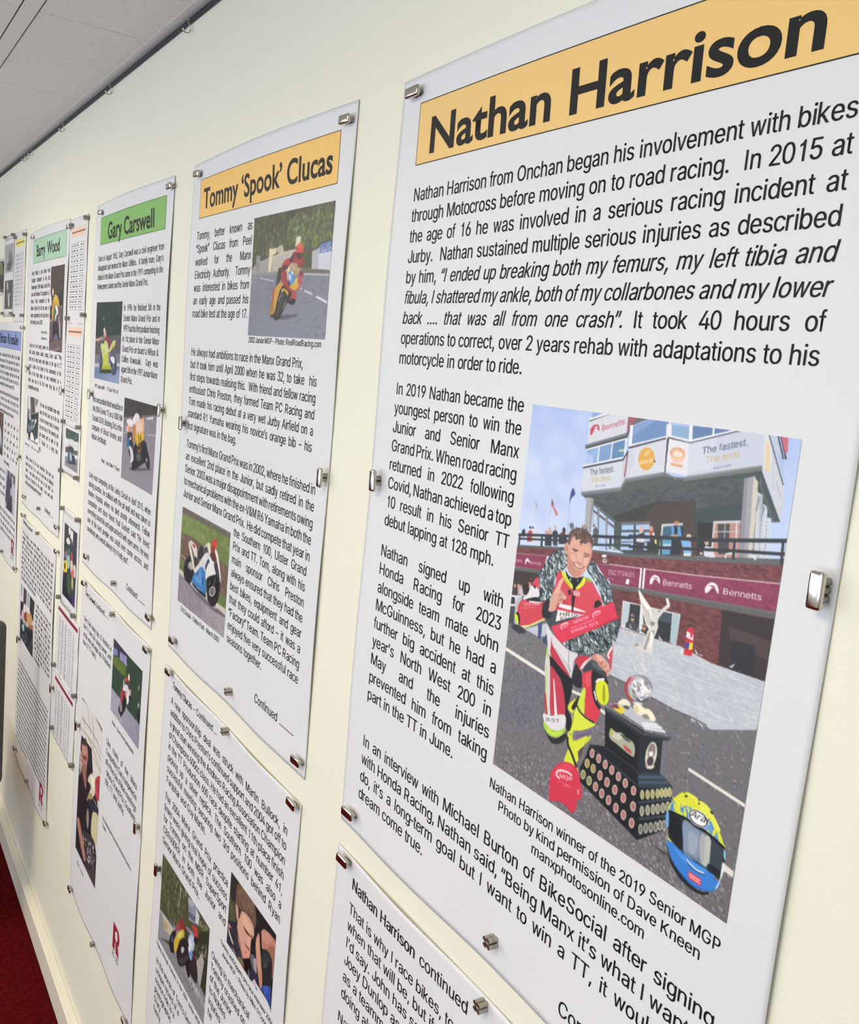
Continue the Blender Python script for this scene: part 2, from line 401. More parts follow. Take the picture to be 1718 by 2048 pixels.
    '4': '40,158 40,105 282,105 282,0 343,0 343,105 413,105 413,163 343,164 343,318 282,318 282,164 109,166 311,509 247,509',
    '5': '159,3 221,-7 289,6 318,21 350,49 374,85 385,117 389,190 379,231 360,267 328,301 294,321 255,332 209,332 172,323 134,301 151,452 366,452 366,509 96,509 67,253 98,249 128,246 150,261 180,272 241,275 286,254 317,214 328,170 320,117 298,82 257,56 215,50 179,58 138,89 122,130 60,130 73,76 108,32',
    '6': '182,-1 226,-7 260,-4 301,9 327,26 356,55 377,92 386,123 389,169 381,212 365,248 340,278 307,299 278,309 235,314 200,309 174,294 322,509 252,509 110,298 84,249 68,199 66,126 75,94 96,56 125,26 152,10|267,56 226,48 186,56 153,79 132,114 125,158 132,201 153,235 186,258 226,265 267,258 299,235 320,201 327,157 320,114 299,79',
    '7': '323,452 97,0 165,0 391,449 391,509 62,509 62,452',
    '8': '156,3 226,-7 296,3 352,33 388,78 401,135 393,181 372,220 339,249 300,265 347,293 373,333 382,380 370,434 350,464 315,493 269,511 226,516 184,511 137,493 101,464 82,434 70,380 79,333 105,293 153,265 113,249 81,220 59,181 52,135 64,78 101,33|272,55 226,49 180,55 145,74 123,102 115,139 123,177 147,208 182,228 226,235 270,228 305,208 329,177 337,139 329,102 307,74|263,296 226,290 189,296 159,313 139,341 133,376 139,410 159,437 188,454 226,460 264,454 294,437 313,410 319,376 312,341 293,313',
    '9': '260,513 226,516 192,513 152,499 117,476 90,445 72,407 65,375 64,340 71,297 83,269 106,237 137,214 175,199 218,195 252,200 278,215 130,0 200,0 343,211 368,259 385,309 386,382 377,414 356,452 328,482 301,499|186,452 226,460 267,452 299,429 320,394 327,350 320,308 299,273 267,251 226,243 186,251 154,274 133,308 125,352 133,395 154,429',
    '.': '78,-1 95,-4 113,-1 128,9 138,24 141,41 138,59 128,73 113,83 95,87 78,83 63,73 53,59 50,41 53,24 63,9',
    ',': '68,71 38,-119 84,-119 137,71',
    '&': '129,4 197,-7 243,-2 280,10 328,44 364,0 438,0 367,88 374,97 391,128 403,170 408,224 349,224 344,177 328,136 220,269 291,325 317,367 323,412 315,447 295,477 266,499 235,510 191,513 149,505 115,486 91,458 78,423 76,384 85,350 111,306 136,275 111,256 68,218 42,177 34,133 45,78 78,34|229,345 185,312 147,359 137,394 143,428 164,451 197,461 232,455 253,437 262,411 256,378|173,232 292,87 265,66 230,51 193,46 160,51 128,67 109,87 99,113 98,143 107,169 140,206',
    '-': '337,188 337,244 114,244 114,188',
    '–': '350,188 350,244 0,244 0,188',
    "'": '70,509 78,318 128,318 136,509',
    '’': '82,509 52,318 98,318 151,509',
    '‘': '104,509 52,318 121,318 151,509',
    '“': '104,509 52,318 121,318 151,509|228,509 175,318 244,318 274,509',
    '”': '82,509 52,318 98,318 151,509|205,509 175,318 222,318 274,509',
    ':': '78,-1 95,-4 113,-1 128,9 138,24 141,41 138,59 128,73 113,83 95,87 78,83 63,73 53,59 50,41 53,24 63,9|78,274 95,271 113,274 128,284 138,299 141,316 138,334 128,349 113,359 95,362 78,359 63,349 53,334 50,316 53,299 63,284',
    ';': '68,71 38,-119 84,-119 137,71|86,274 103,271 121,274 136,284 146,299 149,316 146,334 136,349 121,359 103,362 86,359 71,349 61,334 58,316 61,299 71,284',
    '/': '71,-76 235,533 178,533 14,-76',
    '(': '96,293 89,207 102,93 124,16 147,-40 177,-96 236,-96 193,3 165,91 153,172 154,258 182,399 236,539 177,539 142,468 114,384',
    ')': '98,56 37,-96 97,-96 117,-59 149,15 167,72 184,187 175,308 147,427 97,539 67,539 37,539 73,457 103,356 118,272 121,184 113,116',
}
ADV = {}
for w, chs in ((278, ' .,:;/ft I'), (222, 'ijl’‘\''), (333, 'r-()“”'), (556, 'abdeghnopqu0123456789L–'), (500, 'ckszvxyJ'), (833, 'mM'), (722, 'wCDHNRU'),
               (667, 'ABEKPSVXY&'), (611, 'FTZ'), (778, 'GOQ'), (944, 'W')):
    for ch in chs:
        ADV[ch] = w / 1000
K = 0.716 / 509
_cache = {}


def glyph(ch):
    """triangles of a letter in em units, centred in its advance width"""
    if ch in _cache:
        return _cache[ch]
    loops = []
    for part in GLYPHS[ch].split('|'):
        v = [int(q) for q in part.replace(',', ' ').split()]
        loops.append([Vector((v[i] * K, v[i + 1] * K, 0)) for i in range(0, len(v), 2)])
    x0 = min(p.x for l in loops for p in l)
    x1 = max(p.x for l in loops for p in l)
    w = x1 - x0
    adv = ADV[ch]
    f = min(1.0, adv * 0.93 / w)
    off = (adv - w * f) / 2
    loops = [[Vector(((p.x - x0) * f + off, p.y, 0)) for p in l] for l in loops]
    # outer contours run anticlockwise; each is filled with the holes that lie inside it
    def area(l):
        return sum(l[i].x * l[(i + 1) % len(l)].y - l[(i + 1) % len(l)].x * l[i].y for i in range(len(l)))

    def inside(p, l):
        r = False
        for i in range(len(l)):
            a, b = l[i], l[(i + 1) % len(l)]
            if (a.y <= p.y) != (b.y <= p.y) and a.x + (p.y - a.y) * (b.x - a.x) / (b.y - a.y) > p.x:
                r = not r
        return r
    pts, tris = [], []
    for o in loops:
        if area(o) > 0:
            grp = [o] + [h for h in loops if area(h) < 0 and inside(h[0], o)]
            tris += [tuple(i + len(pts) for i in t) for t in tessellate_polygon(grp)]
            pts += [p for l in grp for p in l]
    _cache[ch] = (np.array([(p.x, p.y) for p in pts]), np.array(tris), loops)
    return _cache[ch]


def width(txt):
    return sum(ADV[c] for c in txt if c not in '{}*')


def lay_line(txt, s0, s1, t, size, italic, bold, out):
    """one line of type; returns the italic / bold state after it"""
    mode = 'j'
    if txt and txt[0] in '~^>':
        mode, txt = {'~': 'l', '^': 'c', '>': 'r'}[txt[0]], txt[1:]
    nat = width(txt) * size
    sp = 0.0
    f = 1.0
    n = txt.count(' ')
    x = s0
    if mode == 'j' and n:
        sp = ((s1 - s0) - nat) / n
        if sp < -0.12 * size:
            f = (s1 - s0 + 0.10 * size * n) / nat
            sp = ((s1 - s0) - nat * f) / n
    elif mode == 'c':
        x = (s0 + s1 - nat) / 2
    elif mode == 'r':
        x = s1 - nat
    if nat > (s1 - s0) and mode in 'lc':
        f = (s1 - s0) / nat
        if mode == 'c':
            x = s0
    for ch in txt:
        if ch in '{}':
            italic = ch == '{'
            continue
        if ch == '*':
            bold = not bold
            continue
        if ch == ' ':
            x += ADV[' '] * size * f + sp
            continue
        P, T, _ = glyph(ch)
        for dx in ((-0.0075, 0.0075) if not bold else (-0.022, -0.008, 0.008, 0.022)):
            q = P.copy()
            if italic:
                q[:, 0] += 0.2 * q[:, 1]
            out.append((np.stack([x + (q[:, 0] + dx) * size * f, t - q[:, 1] * size], 1), T))
        x += ADV[ch] * size * f
    return italic, bold


# ------------------------------------------------------------------ paper that bows off the wall between its magnets
class Sheet:
    def __init__(s, x, z, w, h, bow, tm, lift=1.5):
        s.x, s.z, s.w, s.h, s.bow, s.tm, s.lift = x, z, w, h, bow, tm, lift

    def disp(s, a, t):
        u = np.clip(a / s.w, 0, 1)
        v = np.clip(t / s.h, 0, 1)
        A, B, Bl, Cb = s.bow
        tp = np.sin(np.pi * u) if not s.tm else np.sin(2 * np.pi * u) ** 2
        e = np.sin(2 * np.pi * v) ** 2
        return s.lift + A * tp * np.exp(-t / 70) + B * e * np.exp(-(s.w - a) / 45) + Bl * e * np.exp(-a / 45) + Cb * np.sin(2 * np.pi * u) ** 2 * np.exp(-(s.h - t) / 60)

    def local(s, a, t, off):
        """sheet millimetres -> metres relative to the sheet's top left corner on the wall"""
        a = np.asarray(a, float)
        t = np.asarray(t, float)
        return np.stack([a / 1000, -(s.disp(a, t) + off) / 1000, -t / 1000], -1)


def np_mesh(name, verts, faces, m, parent, smooth=True, cols=None):
    me = bpy.data.meshes.new(name)
    faces = np.asarray(faces)
    k = faces.shape[1]
    me.vertices.add(len(verts))
    me.vertices.foreach_set('co', np.asarray(verts, np.float32).ravel())
    me.loops.add(faces.size)
    me.loops.foreach_set('vertex_index', faces.astype(np.int32).ravel())
    me.polygons.add(len(faces))
    me.polygons.foreach_set('loop_start', np.arange(0, faces.size, k, dtype=np.int32))
    me.polygons.foreach_set('loop_total', np.full(len(faces), k, np.int32))
    if cols is not None:
        at = me.color_attributes.new('print', 'FLOAT_COLOR', 'POINT')
        at.data.foreach_set('color', np.asarray(cols, np.float32).ravel())
    me.update(calc_edges=True)
    return link(name, me, m, parent, smooth)


def grid_faces(nx, ny):
    i = np.arange(nx * ny).reshape(ny, nx)
    return np.stack([i[:-1, :-1], i[1:, :-1], i[1:, 1:], i[:-1, 1:]], -1).reshape(-1, 4)


def patch(name, sh, l, r, t, b, off, m, parent, nx=None, ny=None, cols=None, thick=0.0):
    nx = nx or max(2, int((r - l) / 9) + 1)
    ny = ny or max(2, int((b - t) / 9) + 1)
    a, tt = np.meshgrid(np.linspace(l, r, nx), np.linspace(t, b, ny))
    v = sh.local(a, tt, off).reshape(-1, 3)
    f = grid_faces(nx, ny)
    if thick:
        v2 = sh.local(a, tt, off - thick).reshape(-1, 3)
        n = len(v)
        idx = np.arange(n).reshape(ny, nx)
        ring = np.concatenate([idx[0, :], idx[1:, -1], idx[-1, -2::-1], idx[-2:0:-1, 0]])
        nxt = np.roll(ring, -1)
        side = np.stack([ring, nxt, nxt + n, ring + n], 1)
        v = np.concatenate([v, v2])
        f = np.concatenate([f, f[:, ::-1] + n, side])
    return np_mesh(name, v, f, m, parent, True, cols)


def text_part(name, sh, l, r, t0, pitch, size, text, parent, m=None, label=None):
    out = []
    it = bo = False
    for i, ln in enumerate(text.split('\n')):
        it, bo = lay_line(ln, l, r, t0 + i * pitch, size, it, bo, out)
    V, F, n = [], [], 0
    for p, tr in out:
        V.append(p)
        F.append(tr + n)
        n += len(p)
    V = np.concatenate(V)
    F = np.concatenate(F)
    o = np_mesh(name, sh.local(V[:, 0], V[:, 1], 0.30), F, m or M['ink'], parent, False)
    if label:
        o['label'] = label
    return o


def title_part(sh, txt, l, r, base, cap, parent):
    """heading set in a heavy humanist face, condensed to the width of the bar"""
    cu = bpy.data.curves.new('heading', 'FONT')
    cu.body = txt
    cu.offset = 0.021
    cu.resolution_u = 6
    tmp = bpy.data.objects.new('heading', cu)
    C.objects.link(tmp)
    dg = bpy.context.evaluated_depsgraph_get()
    me = bpy.data.meshes.new_from_object(tmp.evaluated_get(dg))
    bpy.data.objects.remove(tmp)
    bpy.data.curves.remove(cu)
    co = np.array([v.co[:] for v in me.vertices])
    x0, x1 = co[:, 0].min(), co[:, 0].max()
    hcap = 0.70
    a = l + (co[:, 0] - x0) / (x1 - x0) * (r - l)
    t = base - co[:, 1] / hcap * cap
    nv = sh.local(a, t, 0.34)
    me.vertices.foreach_set('co', nv.astype(np.float32).ravel())
    me.update()
    return link('heading_text', me, M['ink'], parent)


# ------------------------------------------------------------------ printed photographs
# Each print is drawn as flat shapes of ink (polygons, strokes, dots, lettering) and kept as the
# colour of a fine grid of points; units are 1/1000 of the print's width.
def _pts(tok):
    return np.array([[float(q) for q in t.split(',')] for t in tok])


def _smooth(P, closed=True, k=6):
    n = len(P)
    out = []
    for i in range(n if closed else n - 1):
        a, b, c, d = (P[(i - 1) % n], P[i], P[(i + 1) % n], P[(i + 2) % n]) if closed else (P[max(i - 1, 0)], P[i], P[i + 1], P[min(i + 2, n - 1)])
        for j in range(k):
            t = j / k
            out.append(0.5 * (2 * b + (c - a) * t + (2 * a - 5 * b + 4 * c - d) * t * t + (3 * b - a - 3 * c + d) * t ** 3))
    if not closed:
        out.append(P[-1])
    return np.array(out)


def _rgb(h):
    return np.array([int(h[i:i + 2], 16) / 255 for i in (0, 2, 4)])


class Print:
    def __init__(s, hu, nx, ss=2, seed=1):
        s.f = nx * ss / 1000
        s.W = nx * ss
        s.H = int(round(hu * s.f / ss)) * ss
        s.ss = ss
        s.im = np.full((s.H, s.W, 3), 0.8)
        s.rng = np.random.default_rng(seed)

    def mask(s, loops):
        allp = np.concatenate(loops)
        r0, r1 = max(0, int(allp[:, 1].min())), min(s.H, int(allp[:, 1].max()) + 2)
        c0, c1 = max(0, int(allp[:, 0].min())), min(s.W, int(allp[:, 0].max()) + 2)
        if r1 <= r0 or c1 <= c0:
            return None
        cnt = np.zeros((r1 - r0, c1 - c0 + 1), np.int32)
        for P in loops:
            Q = np.roll(P, -1, 0)
            for (xa, ya), (xb, yb) in zip(P, Q):
                if ya == yb:
                    continue
                lo, hi = (ya, yb) if ya < yb else (yb, ya)
                a, b = max(r0, math.ceil(lo - 0.5)), min(r1, math.ceil(hi - 0.5))
                if b <= a:
                    continue
                rows = np.arange(a, b)
                xx = xa + (rows + 0.5 - ya) * (xb - xa) / (yb - ya)
                ci = np.clip(np.ceil(xx - 0.5).astype(int) - c0, 0, c1 - c0)
                np.add.at(cnt, (rows - r0, ci), 1)
        m = (np.cumsum(cnt, 1)[:, :-1] & 1).astype(bool)
        return m, r0, r1, c0, c1

    def fill(s, loops, col):
        r = s.mask(loops)
        if r is None:
            return
        m, r0, r1, c0, c1 = r
        s.im[r0:r1, c0:c1][m] = col

    def stroke(s, P, w, col):
        w = max(w / 2, 0.45)
        for a, b in zip(P[:-1], P[1:]):
            d = b - a
            L = math.hypot(*d)
            if L < 1e-6:
                continue
            d = d / L
            n = np.array([-d[1], d[0]]) * w
            e = d * w * 0.4
            s.fill([np.array([a - e + n, b + e + n, b + e - n, a - e - n])], col)

    def run(s, ops):
        f = s.f
        for ln in ops.strip().split('\n'):
            tk = ln.split()
            o = tk[0]
            if o == 'p':
                s.fill([_pts(tk[2:]) * f], _rgb(tk[1]))
            elif o == 'P':
                s.fill([_smooth(_pts(tk[2:])) * f], _rgb(tk[1]))
            elif o in 'lL':
                P = _pts(tk[3:])
                s.stroke((_smooth(P, False) if o == 'L' else P) * f, float(tk[2]) * f, _rgb(tk[1]))
            elif o in 'eO':
                i = 2 if o == 'e' else 3
                c, a, b = _pts(tk[i:i + 3]) * f
                t = np.linspace(0, 2 * np.pi, 28, endpoint=False)
                E = c + np.outer(np.cos(t), a) + np.outer(np.sin(t), b)
                if o == 'e':
                    s.fill([E], _rgb(tk[1]))
                else:
                    s.stroke(np.concatenate([E, E[:1]]), float(tk[2]) * f, _rgb(tk[1]))
            elif o == 'D':
                c1, c2 = tk[1].split(',')
                a, b = _pts(tk[2:4]) * f
                t = np.linspace(0, 2 * np.pi, 20, endpoint=False)
                E = np.outer(np.cos(t), a) + np.outer(np.sin(t), b)
                for c in _pts(tk[4:]) * f:
                    s.fill([c + E], _rgb(c1))
                    s.fill([c + E * 0.72], _rgb(c2))
            elif o == 'g':
                a, b = _pts(tk[3:5]) * f
                r = s.mask([_pts(tk[5:]) * f])
                if r is None:
                    continue
                m, r0, r1, c0, c1 = r
                yy, xx = np.mgrid[r0:r1, c0:c1]
                d = b - a
                t = np.clip(((xx - a[0]) * d[0] + (yy - a[1]) * d[1]) / (d @ d), 0, 1)[..., None]
                s.im[r0:r1, c0:c1][m] = (_rgb(tk[1]) * (1 - t) + _rgb(tk[2]) * t)[m]
            elif o == 's':
                cols = [_rgb(c) for c in tk[1].split(',')]
                n, size, el, ang = int(tk[2]), float(tk[3]) * f, float(tk[4]), math.radians(float(tk[5]))
                r = s.mask([_pts(tk[6:]) * f])
                if r is None:
                    continue
                m, r0, r1, c0, c1 = r
                ok = np.argwhere(m)
                if not len(ok):
                    continue
                keep = s.im[r0:r1, c0:c1].copy()
                for q in ok[s.rng.integers(0, len(ok), n)]:
                    c = np.array([q[1] + c0, q[0] + r0], float)
                    t = ang + s.rng.normal(0, 0.5)
                    h = size * s.rng.uniform(0.4, 1.1)
                    u = np.array([math.cos(t), math.sin(t)]) * h * el * 0.5
                    v = np.array([-math.sin(t), math.cos(t)]) * h * 0.5
                    s.fill([np.array([c - u, c + v, c + u * 1.1, c - v * 0.8])], cols[s.rng.integers(len(cols))])
                keep[m] = s.im[r0:r1, c0:c1][m]
                s.im[r0:r1, c0:c1] = keep
            elif o == 't':
                a, b, c = _pts(tk[2:5]) * f
                txt = ' '.join(tk[5:])
                X, Y = (b - a) / max(width(txt), 1e-6), (c - a) / 0.716
                x = 0.0
                for ch in txt:
                    if ch != ' ':
                        s.fill([np.array([a + X * (x + p.x) + Y * p.y for p in L]) for L in glyph(ch)[2]], _rgb(tk[1]))
                    x += ADV[ch]
            elif o == 'b':
                k = max(1, int(float(tk[1]) * f))
                for ax in (0, 1):
                    for _ in range(2):
                        pad = [(0, 0)] * 3
                        pad[ax] = (k, k)
                        cs = np.cumsum(np.pad(s.im, pad, 'edge'), axis=ax)
                        z = np.zeros_like(np.take(cs, [0], ax))
                        cs = np.concatenate([z, cs], ax)
                        n = s.im.shape[ax]
                        s.im = (np.take(cs, range(2 * k + 1, 2 * k + 1 + n), ax) - np.take(cs, range(0, n), ax)) / (2 * k + 1)
            elif o == 'n':
                g = s.rng.normal(0, float(tk[1]) / 255, (s.H // 2 + 1, s.W // 2 + 1, 1))
                s.im = s.im + np.repeat(np.repeat(g, 2, 0), 2, 1)[:s.H, :s.W]

    def result(s):
        k = s.ss
        im = np.clip(s.im.reshape(s.H // k, k, s.W // k, k, 3).mean((1, 3)), 0, 1)
        # the eye sees a soft enlargement, never single dots
        p = np.pad(im, [(1, 1), (1, 1), (0, 0)], 'edge')
        im = 0.5 * im + 0.125 * (p[:-2, 1:-1] + p[2:, 1:-1] + p[1:-1, :-2] + p[1:-1, 2:])
        lin = np.where(im <= 0.04045, im / 12.92, ((im + 0.055) / 1.055) ** 2.4)
        return np.concatenate([lin, np.ones(lin.shape[:2] + (1,))], -1)


def photo_part(sh, l, r, t, b, nx, ops, parent, seed=1, off=0.25):
    hu = 1000 * (b - t) / (r - l)
    pr = Print(hu, nx, 2, seed)
    pr.run(ops)
    cols = pr.result()
    ny, nx = cols.shape[:2]
    return patch('photograph', sh, l, r, t, b, off, M['photo'], parent, nx, ny, cols.reshape(-1, 4))

# ------------------------------------------------------------------ what hangs on the wall (millimetres)
# sheet: left edge, top edge, width, height, bow (top, right, left, bottom), held at the middle of the top edge
SHEETS = {
    'n': (0, 0, 594, 841, (8, 2.6, 2.2, 3), 0),
    't': (-699.5, 2, 594, 841, (8, 2.6, 2.2, 3), 0),
    'g': (-1403.3, -1, 594, 841, (8, 2.6, 2.2, 3), 0),
    'b': (-2288, -3, 594, 841, (8, 2.6, 2.2, 3), 0),
    'n2': (-1, -873, 594, 820, (3.5, 2.6, 2.2, 3), 1),
    't2': (-704, -875, 596, 820, (3.5, 2.6, 2.2, 3), 1),
    'g2': (-1390, -876, 588, 815, (3.5, 2.6, 2.2, 3), 1),
    'b2': (-2268, -881, 552, 812, (3.5, 2.6, 2.2, 3), 1),
    'k': (-2952, -275, 594, 822, (6, 2.6, 2.2, 3), 0),
    'o1': (-1689, -9, 204, 262, (1, 1, 1, 1), 0),
    'o2': (-1688, -257, 203, 290, (1, 1, 1, 1), 0),
    'pa': (-1690, -516, 214, 140, (2, 1, 1, 1), 0),
    'pb': (-1644, -742, 200, 260, (2, 1, 1, 1), 0),
    'r1': (-1668, -1006, 262, 200, (1, 1, 1, 1), 0),
    'r2': (-1694, -1195, 280, 195, (1, 1, 1, 1), 0),
    'y': (-2567, 18, 214, 290, (1, 1, 1, 1), 0),
    'bw': (-2790, 20, 206, 276, (2, 1, 1, 1), 0),
    'lc': (-2985, -50, 170, 130, (1, 1, 1, 1), 0),
}
BARS = {
    'n': [(39.5, 553, 28.5, 91.2, 'e9c37c', 'Nathan Harrison', (65.6, 526.4, 81.6, 34.8))],
    't': [(41.2, 555.6, 28.3, 90.9, 'edc06b', 'Tommy ‘Spook’ Clucas', (60.1, 539.2, 76.2, 31.5))],
    'g': [(52.4, 554.4, 30.2, 90.5, '7db562', 'Gary Carswell', (125.1, 483.4, 81.0, 34.8))],
    'b': [(83.2, 563.1, 25.1, 94, 'a9cfb4', 'Barry  Wood', (145.3, 480.5, 75.6, 33.0))],
    'k': [(69, 569.5, 28.5, 89, '8b9ccf', 'Brian Kneale', (131, 514, 72, 34))],
}
